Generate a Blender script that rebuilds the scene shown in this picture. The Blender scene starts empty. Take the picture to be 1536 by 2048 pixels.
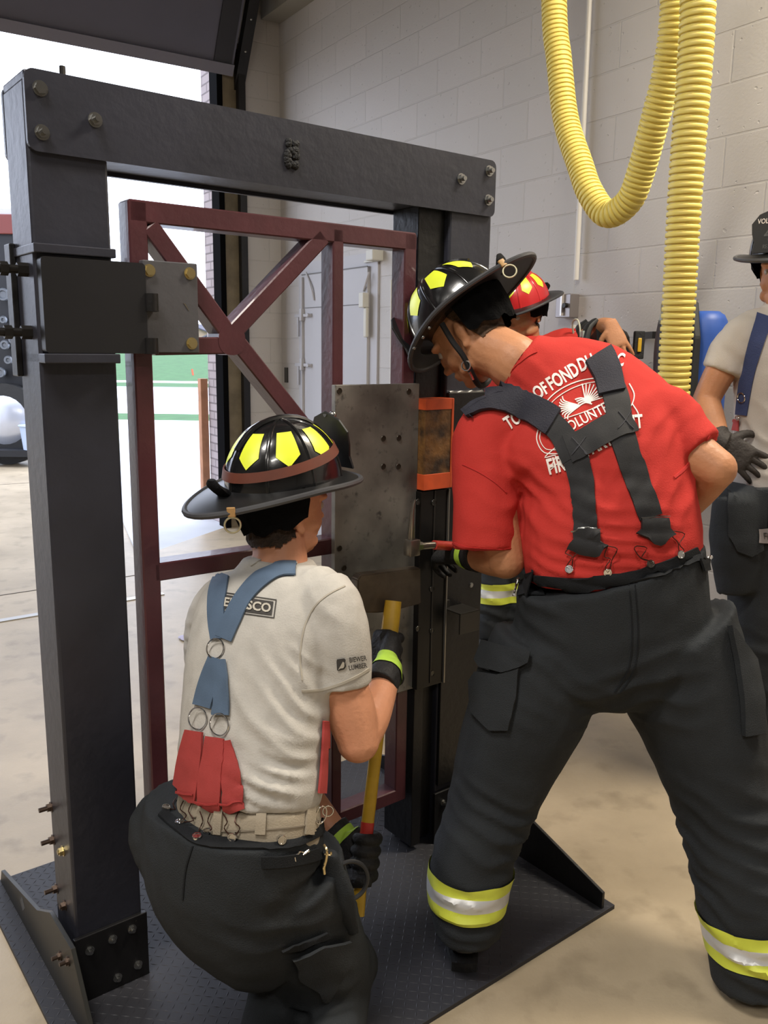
import bpy, bmesh, math, random
from mathutils import Vector, Matrix, noise
from mathutils.bvhtree import BVHTree
random.seed(4)
S = bpy.context.scene
COL = S.collection
V = Vector

# ------------------------------------------------------------------ camera
CAMZ, FPX, PITCH, ROLL = 1.5, 1700.0, math.radians(11.0), math.radians(-0.8)
fw = V((0, math.cos(PITCH), -math.sin(PITCH)))
_r0 = V((1, 0, 0)); _d0 = V((0, -math.sin(PITCH), -math.cos(PITCH)))
rt = math.cos(ROLL) * _r0 + math.sin(ROLL) * _d0
dn = -math.sin(ROLL) * _r0 + math.cos(ROLL) * _d0
CAM = V((0, 0, CAMZ))
cd = bpy.data.cameras.new('camera'); cam = bpy.data.objects.new('camera', cd); COL.objects.link(cam)
m = Matrix((rt, -dn, -fw)).transposed().to_4x4(); m.translation = CAM
cam.matrix_world = m
cd.sensor_fit = 'VERTICAL'; cd.sensor_height = 36.0; cd.lens = 36.0 * FPX / 2048.0
cd.clip_start = 0.05; cd.clip_end = 500
S.camera = cam
# ------------------------------------------------------------------ world, light, exposure
w = bpy.data.worlds.new('sky'); S.world = w; w.use_nodes = True
bg = w.node_tree.nodes['Background']; bg.inputs[0].default_value = (0.76, 0.83, 1.0, 1); bg.inputs[1].default_value = 4.2
S.view_settings.view_transform = 'Standard'; S.view_settings.look = 'None'
S.view_settings.exposure = 0.08; S.view_settings.gamma = 1.0; S.view_settings.use_curve_mapping = False
def area(name, loc, size, power, color, rot=(0, 0, 0)):
    l = bpy.data.lights.new(name, 'AREA'); l.shape = 'RECTANGLE'; l.size, l.size_y = size; l.energy = power; l.color = color
    o = bpy.data.objects.new(name, l); COL.objects.link(o); o.location = loc; o.rotation_euler = rot; return o
LAMPS = [((2.02, 2.55, 3.75), 185), ((-1.0, 0.4, 4.3), 105), ((0.6, -2.4, 4.3), 85), ((-3.2, -1.2, 4.3), 75)]
LAMP_AT = ['nearest the hose wall', 'above the steel portal frame', 'behind the viewer', 'in the far left bay']
for i, (p, e) in enumerate(LAMPS):
    area('ceiling_lamp_light', p, (1.25, 0.5), e, (1.0, 0.95, 0.88) if i else (1.0, .90, .74), (0, 0, math.radians(33)))

# ------------------------------------------------------------------ unprojection to real points
def ray(x, y): return fw + (x - 768) / FPX * rt + (y - 1024) / FPX * dn
def PY(x, y, Y): q = ray(x, y); return CAM + q * (Y / q.y)
def PZ(x, y, z=0.0): q = ray(x, y); return CAM + q * ((z - CAMZ) / q.z)
def PN(x, y, n, k): q = ray(x, y); return CAM + q * ((k - n.dot(CAM)) / n.dot(q))
def to_px(p):
    v = p - CAM; z = v.dot(fw); return 768 + FPX * v.dot(rt) / z, 1024 + FPX * v.dot(dn) / z

# ------------------------------------------------------------------ materials
def lin(c):
    if isinstance(c, str):
        c = [int(c[i:i + 2], 16) / 255 for i in (0, 2, 4)]
        return tuple(((v + .055) / 1.055) ** 2.4 if v > .04045 else v / 12.92 for v in c) + (1,)
    return tuple(c) + (1,)
MATS = {}
def mat(name, col, rough=.6, metal=0, var=0, vscale=8, bump=0, bscale=60, col2=None, spec=.5, detail=4, emit=None, coat=0):
    if name in MATS: return MATS[name]
    mt = bpy.data.materials.new(name); mt.use_nodes = True; nt = mt.node_tree; b = nt.nodes['Principled BSDF']
    b.inputs['Base Color'].default_value = lin(col); b.inputs['Roughness'].default_value = rough; b.inputs['Metallic'].default_value = metal
    b.inputs['Specular IOR Level'].default_value = spec; b.inputs['Coat Weight'].default_value = coat
    tc = nt.nodes.new('ShaderNodeTexCoord')
    if var or col2:
        n = nt.nodes.new('ShaderNodeTexNoise'); n.inputs['Scale'].default_value = vscale; n.inputs['Detail'].default_value = detail
        nt.links.new(tc.outputs['Object'], n.inputs['Vector'])
        mx = nt.nodes.new('ShaderNodeMix'); mx.data_type = 'RGBA'
        rp = nt.nodes.new('ShaderNodeMapRange'); rp.inputs[1].default_value = .35; rp.inputs[2].default_value = .65
        nt.links.new(n.outputs[0], rp.inputs[0]); nt.links.new(rp.outputs[0], mx.inputs[0])
        c = lin(col)
        mx.inputs[6].default_value = c
        mx.inputs[7].default_value = lin(col2) if col2 else (c[0] * (1 - var), c[1] * (1 - var), c[2] * (1 - var), 1)
        nt.links.new(mx.outputs[2], b.inputs['Base Color'])
    if bump:
        n2 = nt.nodes.new('ShaderNodeTexNoise'); n2.inputs['Scale'].default_value = bscale; n2.inputs['Detail'].default_value = 5
        nt.links.new(tc.outputs['Object'], n2.inputs['Vector'])
        bp = nt.nodes.new('ShaderNodeBump'); bp.inputs['Strength'].default_value = bump; bp.inputs['Distance'].default_value = .01
        nt.links.new(n2.outputs[0], bp.inputs['Height']); nt.links.new(bp.outputs[0], b.inputs['Normal'])
    if emit: b.inputs['Emission Color'].default_value = lin(emit[0]); b.inputs['Emission Strength'].default_value = emit[1]
    MATS[name] = mt; return mt

def mat_brick(name, c1, c2, mortar, bw, rh, ms, rough=.55, bump=.4, pits=0, lowvar=.0):
    mt = bpy.data.materials.new(name); mt.use_nodes = True; nt = mt.node_tree; b = nt.nodes['Principled BSDF']
    b.inputs['Roughness'].default_value = rough; b.inputs['Specular IOR Level'].default_value = .35
    uv = nt.nodes.new('ShaderNodeUVMap')
    br = nt.nodes.new('ShaderNodeTexBrick'); nt.links.new(uv.outputs[0], br.inputs['Vector'])
    br.inputs['Color1'].default_value = lin(c1); br.inputs['Color2'].default_value = lin(c2); br.inputs['Mortar'].default_value = lin(mortar)
    br.inputs['Scale'].default_value = 1; br.inputs['Mortar Size'].default_value = ms; br.inputs['Mortar Smooth'].default_value = .4
    br.inputs['Brick Width'].default_value = bw; br.inputs['Row Height'].default_value = rh; br.inputs['Bias'].default_value = 0
    nt.links.new(br.outputs['Color'], b.inputs['Base Color'])
    n = nt.nodes.new('ShaderNodeTexNoise'); n.inputs['Scale'].default_value = 90; n.inputs['Detail'].default_value = 6; nt.links.new(uv.outputs[0], n.inputs['Vector'])
    mu = nt.nodes.new('ShaderNodeMath'); mu.operation = 'MULTIPLY_ADD'; nt.links.new(n.outputs[0], mu.inputs[0]); mu.inputs[1].default_value = .25
    inv = nt.nodes.new('ShaderNodeMath'); inv.operation = 'SUBTRACT'; inv.inputs[0].default_value = 1; nt.links.new(br.outputs['Fac'], inv.inputs[1])
    nt.links.new(inv.outputs[0], mu.inputs[2])
    last = mu
    if pits:
        vo = nt.nodes.new('ShaderNodeTexNoise'); vo.inputs['Scale'].default_value = 38; vo.inputs['Detail'].default_value = 1; nt.links.new(uv.outputs[0], vo.inputs['Vector'])
        mr = nt.nodes.new('ShaderNodeMapRange'); mr.inputs[1].default_value = .70; mr.inputs[2].default_value = .76; mr.inputs[3].default_value = 0; mr.inputs[4].default_value = -pits
        nt.links.new(vo.outputs[0], mr.inputs[0])
        ad = nt.nodes.new('ShaderNodeMath'); nt.links.new(mu.outputs[0], ad.inputs[0]); nt.links.new(mr.outputs[0], ad.inputs[1]); last = ad
    bp = nt.nodes.new('ShaderNodeBump'); bp.inputs['Strength'].default_value = bump; bp.inputs['Distance'].default_value = .006
    nt.links.new(last.outputs[0], bp.inputs['Height']); nt.links.new(bp.outputs[0], b.inputs['Normal'])
    return mt

# ------------------------------------------------------------------ object helpers
def tag(o, label=None, cat=None, group=None, kind=None):
    if label: o['label'] = label
    if cat: o['category'] = cat
    if group: o['group'] = group
    if kind: o['kind'] = kind
    return o
def link(name, me, parent=None, base=True):
    o = bpy.data.objects.new(name, me); COL.objects.link(o)
    if parent is not None: o.parent = parent
    return o
ROOTINV = {}
def empty(name, loc, rz=0):
    o = bpy.data.objects.new(name, None); COL.objects.link(o); o.location = loc; o.rotation_euler = (0, 0, rz); o.empty_display_size = .1
    ROOTINV[o.name] = (Matrix.Translation(loc) @ Matrix.Rotation(rz, 4, 'Z')).inverted(); return o
def obj(name, bm, mats, parent=None, smooth=True, ang=40, label=None, local=False):
    me = bm if isinstance(bm, bpy.types.Mesh) else None
    if me is None:
        me = bpy.data.meshes.new(name); bmesh.ops.recalc_face_normals(bm, faces=bm.faces) if not bm.faces.layers.int.get('keep') else None
        bm.to_mesh(me); bm.free()
    if not isinstance(mats, (list, tuple)): mats = [mats]
    me.materials.clear()
    for mm in mats: me.materials.append(mm)
    if smooth:
        for p in me.polygons: p.use_smooth = True
        if ang < 180: me.set_sharp_from_angle(angle=math.radians(ang))
    o = bpy.data.objects.new(name, me); COL.objects.link(o)
    if parent is not None:
        root = parent
        o.parent = parent
        if not local:
            while root.parent: root = root.parent
            # all meshes hold world-space vertices; a mesh parent has identity offset below its root
            o.matrix_parent_inverse = ROOTINV[root.name] if (parent == root and root.name in ROOTINV) else Matrix.Identity(4)
    if label: o['label'] = label
    return o
def BM(): return bmesh.new()
def box(bm, lo, hi, M=None, bev=0, mi=0):
    r = bmesh.ops.create_cube(bm, size=1); vs = r['verts']
    lo, hi = V(lo), V(hi); c = (lo + hi) / 2; d = hi - lo
    for v in vs: v.co = V((v.co.x * d.x, v.co.y * d.y, v.co.z * d.z)) + c
    fs = list({f for v in vs for f in v.link_faces})
    if bev:
        g = bmesh.ops.bevel(bm, geom=list({e for f in fs for e in f.edges}), offset=bev, segments=2, affect='EDGES', profile=.5)
        vs = list({v for f in g['faces'] for v in f.verts} | {v for v in vs if v.is_valid}); 
        # collect connected island
        seen = set(vs); st = list(vs)
        while st:
            v = st.pop()
            for e in v.link_edges:
                o_ = e.other_vert(v)
                if o_ not in seen: seen.add(o_); st.append(o_)
        vs = list(seen)
    for f in {f for v in vs for f in v.link_faces}: f.material_index = mi
    if M is not None:
        for v in vs: v.co = M @ v.co
    return vs
def frame_of(t, side):
    t = t.normalized(); s = side - t * side.dot(t)
    if s.length < 1e-5: s = t.orthogonal()
    s.normalize(); return t, s, t.cross(s)
def crom(pts, t):      # catmull-rom over list of tuples of floats/vectors
    n = len(pts) - 1; i = min(int(t), n - 1); f = t - i
    p0, p1, p2, p3 = pts[max(i - 1, 0)], pts[i], pts[i + 1], pts[min(i + 2, n)]
    return .5 * ((2 * p1) + (p2 - p0) * f + (2 * p0 - 5 * p1 + 4 * p2 - p3) * f * f + (3 * p1 - p0 - 3 * p2 + p3) * f ** 3)
def loft(bm, rings, seg=20, sub=4, pw=2.0, cap=True, mi=0):
    C = [V(r[0]) for r in rings]; A = [r[1] for r in rings]; B = [r[2] for r in rings]; D = [V(r[3]) if len(r) > 3 else V((1, 0, 0)) for r in rings]
    n = len(rings) - 1; N = n * sub; out = []
    pc = [crom(C, k / sub) for k in range(N + 1)]
    for k in range(N + 1):
        t = k / sub; a = crom(A, t); b = crom(B, t); sd = crom(D, t)
        tg = pc[min(k + 1, N)] - pc[max(k - 1, 0)]
        tg, s, u = frame_of(tg, sd)
        vs = []
        for j in range(seg):
            an = 2 * math.pi * j / seg; ca, sa = math.cos(an), math.sin(an)
            x = math.copysign(abs(ca) ** (2 / pw), ca); y = math.copysign(abs(sa) ** (2 / pw), sa)
            vs.append(bm.verts.new(pc[k] + s * a * x + u * b * y))
        out.append(vs)
    for k in range(N):
        for j in range(seg):
            f = bm.faces.new((out[k][j], out[k][(j + 1) % seg], out[k + 1][(j + 1) % seg], out[k + 1][j])); f.material_index = mi
    if cap:
        for ring, rev in ((out[0], 1), (out[-1], 0)):
            f = bm.faces.new(ring[::-1] if rev else ring); f.material_index = mi
    return out
def tube(bm, pts, r, seg=8, sub=4, mi=0, cap=True):
    rr = r if isinstance(r, (list, tuple)) else [r] * len(pts)
    return loft(bm, [(V(p), q, q, V((.3, .2, 1))) for p, q in zip(pts, rr)], seg, sub, 2, cap, mi)
def cyl(bm, a, b, r, seg=16, r2=None, mi=0):
    a, b = V(a), V(b); t = (b - a); tg, s, u = frame_of(t, V((.31, .2, .9))); r2 = r if r2 is None else r2
    R0, R1 = [], []
    for j in range(seg):
        an = 2 * math.pi * j / seg; d = s * math.cos(an) + u * math.sin(an)
        R0.append(bm.verts.new(a + d * r)); R1.append(bm.verts.new(b + d * r2))
    for j in range(seg):
        f = bm.faces.new((R0[j], R0[(j + 1) % seg], R1[(j + 1) % seg], R1[j])); f.material_index = mi
    f = bm.faces.new(R0[::-1]); f.material_index = mi; f = bm.faces.new(R1); f.material_index = mi
def torus(bm, c, axis, R, r, seg=24, ss=8, sx=1, side=None, arc=1.0, mi=0):
    t, s, u = frame_of(V(axis), V(side) if side else V((.3, .1, .95)))
    n = seg if arc >= 1 else seg + 1; prev = []
    for i in range(n):
        an = 2 * math.pi * arc * i / seg; d = s * math.cos(an) * sx + u * math.sin(an); dd = (s * math.cos(an) + u * math.sin(an)).normalized()
        ring = [bm.verts.new(V(c) + d * R + dd * r * math.cos(2 * math.pi * j / ss) + t * r * math.sin(2 * math.pi * j / ss)) for j in range(ss)]
        prev.append(ring)
    for i in range(n if arc >= 1 else n - 1):
        a, b = prev[i], prev[(i + 1) % n]
        for j in range(ss):
            f = bm.faces.new((a[j], a[(j + 1) % ss], b[(j + 1) % ss], b[j])); f.material_index = mi
def ell(bm, c, r, M=None, seg=16, rings=10, mi=0):
    rr = V((r, r, r)) if not hasattr(r, '__len__') else V(r)
    g = bmesh.ops.create_uvsphere(bm, u_segments=seg, v_segments=rings, radius=1)
    for v in g['verts']:
        p = V((v.co.x * rr.x, v.co.y * rr.y, v.co.z * rr.z))
        v.co = V(c) + ((M @ p) if M is not None else p)
    for f in {f for v in g['verts'] for f in v.link_faces}: f.material_index = mi
def prism(bm, poly, n0, n1, M=None, bev=0, mi=0):   # poly in (x,z), extruded along y n0..n1
    T = (lambda p: M @ p) if M is not None else (lambda p: p)
    a = [bm.verts.new(T(V((x, n0, z)))) for x, z in poly]; b = [bm.verts.new(T(V((x, n1, z)))) for x, z in poly]
    fs = [bm.faces.new(a), bm.faces.new(b[::-1])]
    k = len(poly)
    for i in range(k): fs.append(bm.faces.new((a[i], b[i], b[(i + 1) % k], a[(i + 1) % k])))
    for f in fs: f.material_index = mi
    if bev: bmesh.ops.bevel(bm, geom=list({e for f in fs for e in f.edges}), offset=bev, segments=1, affect='EDGES')
def grow(bm, voxel, smooth=2, disp=None, name='tmp'):
    """union of overlapping closed shapes as one continuous surface"""
    bmesh.ops.recalc_face_normals(bm, faces=bm.faces)
    me = bpy.data.meshes.new(name); bm.to_mesh(me); bm.free()
    o = bpy.data.objects.new(name, me); COL.objects.link(o)
    md = o.modifiers.new('r', 'REMESH'); md.mode = 'VOXEL'; md.voxel_size = voxel
    if smooth:
        sm = o.modifiers.new('s', 'SMOOTH'); sm.factor = .5; sm.iterations = smooth
    dg = bpy.context.evaluated_depsgraph_get(); me2 = bpy.data.meshes.new_from_object(o.evaluated_get(dg))
    bpy.data.objects.remove(o); bpy.data.meshes.remove(me)
    if disp:
        nr = [v.normal.copy() for v in me2.vertices]
        for v, n in zip(me2.vertices, nr): v.co = v.co + n * disp(v.co, n)
    me2.update(); return me2
def bvh_of(me): return BVHTree.FromPolygons([v.co.copy() for v in me.vertices], [tuple(p.vertices) for p in me.polygons])
class Surf:
    def __init__(s, *mes): s.t = [bvh_of(m_) for m_ in mes]; s.last = 2.0
    def hit(s, x, y, off=0.0):
        d = ray(x, y).normalized(); best = None
        for t in s.t:
            h = t.ray_cast(CAM, d)
            if h[0] is not None and (best is None or h[3] < best[3]): best = h
        if best is None:
            p = CAM + d * s.last; bb = None
            for t in s.t:
                h = t.find_nearest(p)
                if h[0] is not None and (bb is None or h[3] < bb[3]): bb = h
            return bb[0] + bb[1] * off, bb[1]
        s.last = best[3]; n = best[1]
        if n.dot(d) > 0: n = -n
        return best[0] + n * off, n
def patch(bm, poly, surf, off=.003, thick=.002, step=12, mi=0):
    """panel of cloth / print cut to an outline and laid on a surface"""
    b2 = bmesh.new(); vs = [b2.verts.new((x, y, 0)) for x, y in poly]; b2.faces.new(vs)
    bmesh.ops.triangulate(b2, faces=b2.faces)
    lay(bm, b2, surf, off, thick, step, mi)
def lay(bm, b2, surf, off, thick, step, mi=0):
    for _ in range(6):
        es = [e for e in b2.edges if e.calc_length() > step]
        if not es: break
        bmesh.ops.subdivide_edges(b2, edges=es, cuts=1); bmesh.ops.triangulate(b2, faces=b2.faces)
    top, bot = {}, {}
    for v in b2.verts:
        p, n = surf.hit(v.co.x, v.co.y, 0); top[v] = bm.verts.new(p + n * (off + thick)); bot[v] = bm.verts.new(p + n * (off - .001 if thick > .0015 else off - .0005))
    for f in b2.faces:
        try:
            q = bm.faces.new([top[v] for v in f.verts]); q.material_index = mi
            if thick > .0012: q = bm.faces.new([bot[v] for v in f.verts][::-1]); q.material_index = mi
        except ValueError: pass
    if thick > .0012:
        for e in b2.edges:
            if len(e.link_faces) == 1:
                a, b = e.verts
                try: q = bm.faces.new((top[a], bot[a], bot[b], top[b])); q.material_index = mi
                except ValueError: pass
    else:
        for v in bot.values(): bm.verts.remove(v)
    b2.free()
def ribbon(bm, pts, wd, surf, off=.003, thick=.003, n=24, nc=4, mi=0, flat=False):
    P = [V((p[0], p[1], 0)) for p in pts]; W = wd if isinstance(wd, (list, tuple)) else [wd] * len(pts)
    rows = []
    for k in range(n + 1):
        t = k / n * (len(P) - 1); c = crom(P, t); ww = crom(W, t); tg = crom(P, min(t + .05, len(P) - 1)) - crom(P, max(t - .05, 0)); tg.normalize(); nn = V((-tg.y, tg.x, 0))
        row = []
        for j in range(nc + 1):
            q = c + nn * ww * (j / nc - .5); row.append(surf.hit(q.x, q.y, 0))
        rows.append(row)
    T = [[bm.verts.new(p + nv * (off + thick)) for p, nv in r_] for r_ in rows]; Bt = [[bm.verts.new(p + nv * (off - .001)) for p, nv in r_] for r_ in rows]
    for k in range(n):
        for j in range(nc):
            bm.faces.new((T[k][j], T[k][j + 1], T[k + 1][j + 1], T[k + 1][j])).material_index = mi
            bm.faces.new((Bt[k][j], Bt[k + 1][j], Bt[k + 1][j + 1], Bt[k][j + 1])).material_index = mi
        bm.faces.new((T[k][0], T[k + 1][0], Bt[k + 1][0], Bt[k][0])).material_index = mi
        bm.faces.new((T[k][nc], Bt[k][nc], Bt[k + 1][nc], T[k + 1][nc])).material_index = mi
    for k in (0, n):
        for j in range(nc): bm.faces.new((T[k][j], Bt[k][j], Bt[k][j + 1], T[k][j + 1])).material_index = mi
def shell(me, planes, off, keep=None, thick=0.0):
    """copy of the part of a surface between planes (point, normal kept side), moved out along its normals"""
    b = bmesh.new(); b.from_mesh(me)
    if keep:
        dl = [f for f in b.faces if not keep(f.calc_center_median())]
        bmesh.ops.delete(b, geom=dl, context='FACES')
    for p, n in planes:
        g = list(b.verts) + list(b.edges) + list(b.faces)
        bmesh.ops.bisect_plane(b, geom=g, plane_co=V(p), plane_no=-V(n), clear_outer=True)
    b.normal_update(); nr = {v: v.normal.copy() for v in b.verts}
    for v in b.verts: v.co += nr[v] * off
    if thick:
        bmesh.ops.solidify(b, geom=list(b.faces), thickness=thick)
    for f in b.faces: f.material_index = 0
    return b
FONTC = {}
def text_bm(s, bold=0.0):
    key = (s, bold)
    cu = bpy.data.curves.new('t', 'FONT'); cu.body = s; cu.size = 1; cu.align_x = 'CENTER'; cu.align_y = 'CENTER'; cu.offset = bold; cu.resolution_u = 3
    o = bpy.data.objects.new('t', cu); COL.objects.link(o)
    me = bpy.data.meshes.new_from_object(o.evaluated_get(bpy.context.evaluated_depsgraph_get()))
    bpy.data.objects.remove(o); bpy.data.curves.remove(cu)
    b = bmesh.new(); b.from_mesh(me); bpy.data.meshes.remove(me)
    bmesh.ops.triangulate(b, faces=b.faces); return b
def px_text(bm, s, cx, cy, h, ang, surf, sx=.7, bold=.02, off=.002, mi=0, step=9, slant=0, vec=None):
    """printed word, centred at (cx,cy), cap height h, laid on a surface"""
    b = text_bm(s, bold); k = h / .7; ca, sa = math.cos(ang), math.sin(ang)
    for v in b.verts:
        x = (v.co.x + v.co.y * slant) * k * sx; y = -v.co.y * k
        v.co = V((cx + x * ca - y * sa, cy + x * sa + y * ca, 0))
    lay(bm, b, surf, off, .001, step, mi)
def flat_text(bm, s, M, h, sx=.8, bold=.01, mi=0):
    """lettering on a flat plate: M maps (x right, y up, 0) to place"""
    b = text_bm(s, bold); k = h / .7; d = {}
    for v in b.verts: d[v] = bm.verts.new(M @ V((v.co.x * k * sx, v.co.y * k, 0)))
    for f in b.faces: bm.faces.new([d[v] for v in f.verts]).material_index = mi
    b.free()
def nz(p, sc, seed=0): return noise.noise(V((p.x * sc + seed, p.y * sc + seed * .7, p.z * sc - seed)))
def hexbolt(bm, p, axis, r=.01, h=.008, stud=.0, mi=0):
    p, a = V(p), V(axis).normalized()
    cyl(bm, p - a * .002, p + a * h, r, 6, mi=mi); cyl(bm, p - a * .001, p + a * .002, r * 1.25, 16, mi=mi)
    if stud: cyl(bm, p + a * h, p + a * (h + stud), r * .55, 10, mi=mi)

# palette
M_ = dict(
    black_steel=mat('black_steel', '34353f', .40, .2, .35, 3, .12, 40),
    dark_steel=mat('dark_steel', '1d1c1d', .4, .25, .4, 5, .15, 50),
    grey_plate=mat('grey_plate', '4f4e52', .5, .1, .2, 4, .08, 60),
    bolt=mat('bolt_steel', '9a9a98', .25, .95), brass=mat('brass_bolt', 'b9a877', .3, .9),
    blackbolt=mat('black_bolt', '2c2a28', .4, .6), chrome=mat('chrome', 'd5d5d5', .12, 1.0),
    skin=mat('skin', 'c98d6c', .5, 0, .12, 14, .12, 120, spec=.35), skin2=mat('skin_tan', 'bd8560', .5, 0, .15, 12, .12, 120, spec=.35),
    hair=mat('hair', '3b2a1c', .8, 0, .5, 60, .8, 180),
    redshirt=mat('red_cotton', 'bc3832', .85, 0, .1, 5, .15, 300, spec=.15), greyshirt=mat('grey_cotton', 'bbb7b0', .9, 0, .10, 30, .15, 300, spec=.1),
    whiteshirt=mat('white_cotton', 'c3bcb3', .9, 0, .06, 5, .15, 300, spec=.1),
    bunker=mat('bunker_cloth', '2a2d30', .82, 0, .25, 6, .35, 420, spec=.25), bunker2=mat('bunker_seam', '1d1f22', .85, 0, .2, 8, .3, 420, spec=.2),
    navy=mat('navy_pad', '23232f', .85, 0, .2, 20, .3, 300), webbing=mat('black_webbing', '18181b', .75, 0, .2, 30, .15, 500),
    bluestrap=mat('blue_strap', '50637a', .8, 0, .12, 20, .12, 500), darkblue=mat('deep_blue_strap', '39456f', .8, 0, .12, 20, .3, 250),
    redstrap=mat('red_strap', 'a43a37', .8, 0, .12, 20, .12, 500),
    yellow=mat('fluorescent_yellow', 'cdd548', .5, 0, .18, 12), limepatch=mat('reflective_lime', 'e6f23f', .35, 0, .04, 30),
    silver=mat('reflective_silver', 'c9c9c9', .35, .2, .12, 14), helmet=mat('helmet_black', '141415', .22, 0, 0, 0, .03, 60, coat=.4), brimm=mat('brim_black', '161617', .4),
    clothblack=mat('black_cloth', '0e0e10', .9, 0, .2, 20, .3, 200, spec=.2), tanloop=mat('tan_leather', 'a98352', .6), brownband=mat('brown_rubber', '6b3a2c', .5, 0, .2, 20),
    khaki=mat('khaki_cotton', '9c917f', .9, 0, .08, 20, .2, 300, spec=.1), white=mat('white_print', 'efe6df', .8), darkprint=mat('dark_print', '3d3a38', .8),
    glove=mat('glove_black', '131314', .7, 0, .2, 30, .3, 150), lime=mat('glove_lime', 'a9cf45', .65, 0, .1, 30), rubber=mat('boot_rubber', '1b1b1b', .55, 0, .2, 20, .2, 80),
    axeyellow=mat('axe_yellow', 'c9a12f', .35, 0, .2, 20), axered=mat('axe_red', 'b9352c', .4), axesteel=mat('axe_head_steel', '6a5f52', .4, .45, .35, 18, .1, 60),
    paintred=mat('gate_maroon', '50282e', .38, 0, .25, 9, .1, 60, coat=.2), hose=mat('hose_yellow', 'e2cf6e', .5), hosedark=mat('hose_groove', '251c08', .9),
)

# ================================================================== THE SETTING
WY = math.radians(-33)
wd = V((math.sin(WY), math.cos(WY), 0)); wn = V((math.cos(WY), -math.sin(WY), 0))
corner = PN(560, 300, wn, 3.2); corner.z = 0
def W(a, b, z): return corner - wd * a - wn * b + V((0, 0, z))     # a: along the right wall towards the camera, b: along the front wall to the left
KF = wd.dot(corner)
def to_ab(p): q = p - corner; return -q.dot(wd), -q.dot(wn), p.z
def slab(name, pts, thick, mt, uvs=None, kind='structure'):
    """flat polygon extruded; first face carries metric UVs"""
    bm = BM(); a = [bm.verts.new(p) for p in pts]; b = [bm.verts.new(p + thick) for p in pts]; k = len(pts)
    fs = [bm.faces.new(a), bm.faces.new(b[::-1])] + [bm.faces.new((a[i], b[i], b[(i + 1) % k], a[(i + 1) % k])) for i in range(k)]
    uv = bm.loops.layers.uv.new('UVMap')
    for f in fs:
        n = f.normal if f.normal.length else V((0, 0, 1)); f.normal_update(); n = f.normal
        for l in f.loops:
            p = l.vert.co
            if abs(n.z) > .9: l[uv].uv = (p.x, p.y)
            elif abs(n.dot(wn)) > .7: l[uv].uv = (-(p - corner).dot(wd) + .12, p.z + UVZ)
            else: l[uv].uv = (-(p - corner).dot(wn) + .1, p.z + UVZ)
    o = obj(name, bm, mt, smooth=False); tag(o, kind=kind); return o
UVZ = .2032 * 20 - 1.76
m_block = mat_brick('painted_block', 'bdb8b4', 'b8b4b0', 'b7b3af', .4064, .2032, .005, .5, .55, pits=.7)
m_brick = mat_brick('outer_brick', 'b5a9aa', 'a89c9c', '857c7c', .20, .0677, .008, .8, .6)
H = 4.7
slab('wall_right', [W(0, 0, 0), W(15, 0, 0), W(15, 0, H), W(0, 0, H)], wn * .25, m_block)
bj = to_ab(PN(487, 600, wd, KF))[1]
slab('wall_front', [W(0, 0, 0), W(0, bj, 0), W(0, bj, 3.75), W(0, 5.6, 3.75), W(0, 5.6, 0), W(0, 12, 0), W(0, 12, H), W(0, 0, H)], wd * .12, m_block)
slab('wall_back', [W(15, 0, 0), W(15, 12, 0), W(15, 12, H), W(15, 0, H)], -wd * .2, m_block)
slab('wall_left', [W(0, 12, 0), W(15, 12, 0), W(15, 12, H), W(0, 12, H)], -wn * .2, m_block)
m_ceil = mat('ceiling_deck', '55524e', .7, 0, .1, 3)
slab('ceiling', [W(-.4, -.25, H), W(15.2, -.25, H), W(15.2, 12.2, H), W(-.4, 12.2, H)], V((0, 0, .2)), m_ceil)
# floor: interior concrete with sawn joints
def mat_floor():
    mt = bpy.data.materials.new('interior_concrete'); mt.use_nodes = True; nt = mt.node_tree; b = nt.nodes['Principled BSDF']
    tc = nt.nodes.new('ShaderNodeTexCoord')
    n1 = nt.nodes.new('ShaderNodeTexNoise'); n1.inputs['Scale'].default_value = 1.3; n1.inputs['Detail'].default_value = 8; n1.inputs['Roughness'].default_value = .6
    n2 = nt.nodes.new('ShaderNodeTexNoise'); n2.inputs['Scale'].default_value = 7; n2.inputs['Detail'].default_value = 5
    n3 = nt.nodes.new('ShaderNodeTexNoise'); n3.inputs['Scale'].default_value = 120; n3.inputs['Detail'].default_value = 3
    for n in (n1, n2, n3): nt.links.new(tc.outputs['Object'], n.inputs['Vector'])
    r1 = nt.nodes.new('ShaderNodeValToRGB'); r1.color_ramp.elements[0].position = .32; r1.color_ramp.elements[0].color = lin('998a72'); r1.color_ramp.elements[1].position = .68; r1.color_ramp.elements[1].color = lin('bcab90')
    nt.links.new(n1.outputs[0], r1.inputs[0])
    r2 = nt.nodes.new('ShaderNodeMapRange'); r2.inputs[1].default_value = .54; r2.inputs[2].default_value = .74; r2.inputs[3].default_value = 0; r2.inputs[4].default_value = .45
    nt.links.new(n2.outputs[0], r2.inputs[0])
    mx = nt.nodes.new('ShaderNodeMix'); mx.data_type = 'RGBA'; nt.links.new(r2.outputs[0], mx.inputs[0]); nt.links.new(r1.outputs[0], mx.inputs[6]); mx.inputs[7].default_value = lin('675b48')
    nt.links.new(mx.outputs[2], b.inputs['Base Color']); b.inputs['Roughness'].default_value = .42; b.inputs['Specular IOR Level'].default_value = .4
    bp = nt.nodes.new('ShaderNodeBump'); bp.inputs['Strength'].default_value = .08; bp.inputs['Distance'].default_value = .01; nt.links.new(n3.outputs[0], bp.inputs['Height']); nt.links.new(bp.outputs[0], b.inputs['Normal'])
    return mt
m_floor = mat_floor()
strip_a, strip_b = PZ(250, 1040), PZ(282, 1112)
dirs = (strip_a - strip_b).normalized()
far_s = strip_a + dirs * 14
thr_r = W(-.16, bj, 0)
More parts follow.
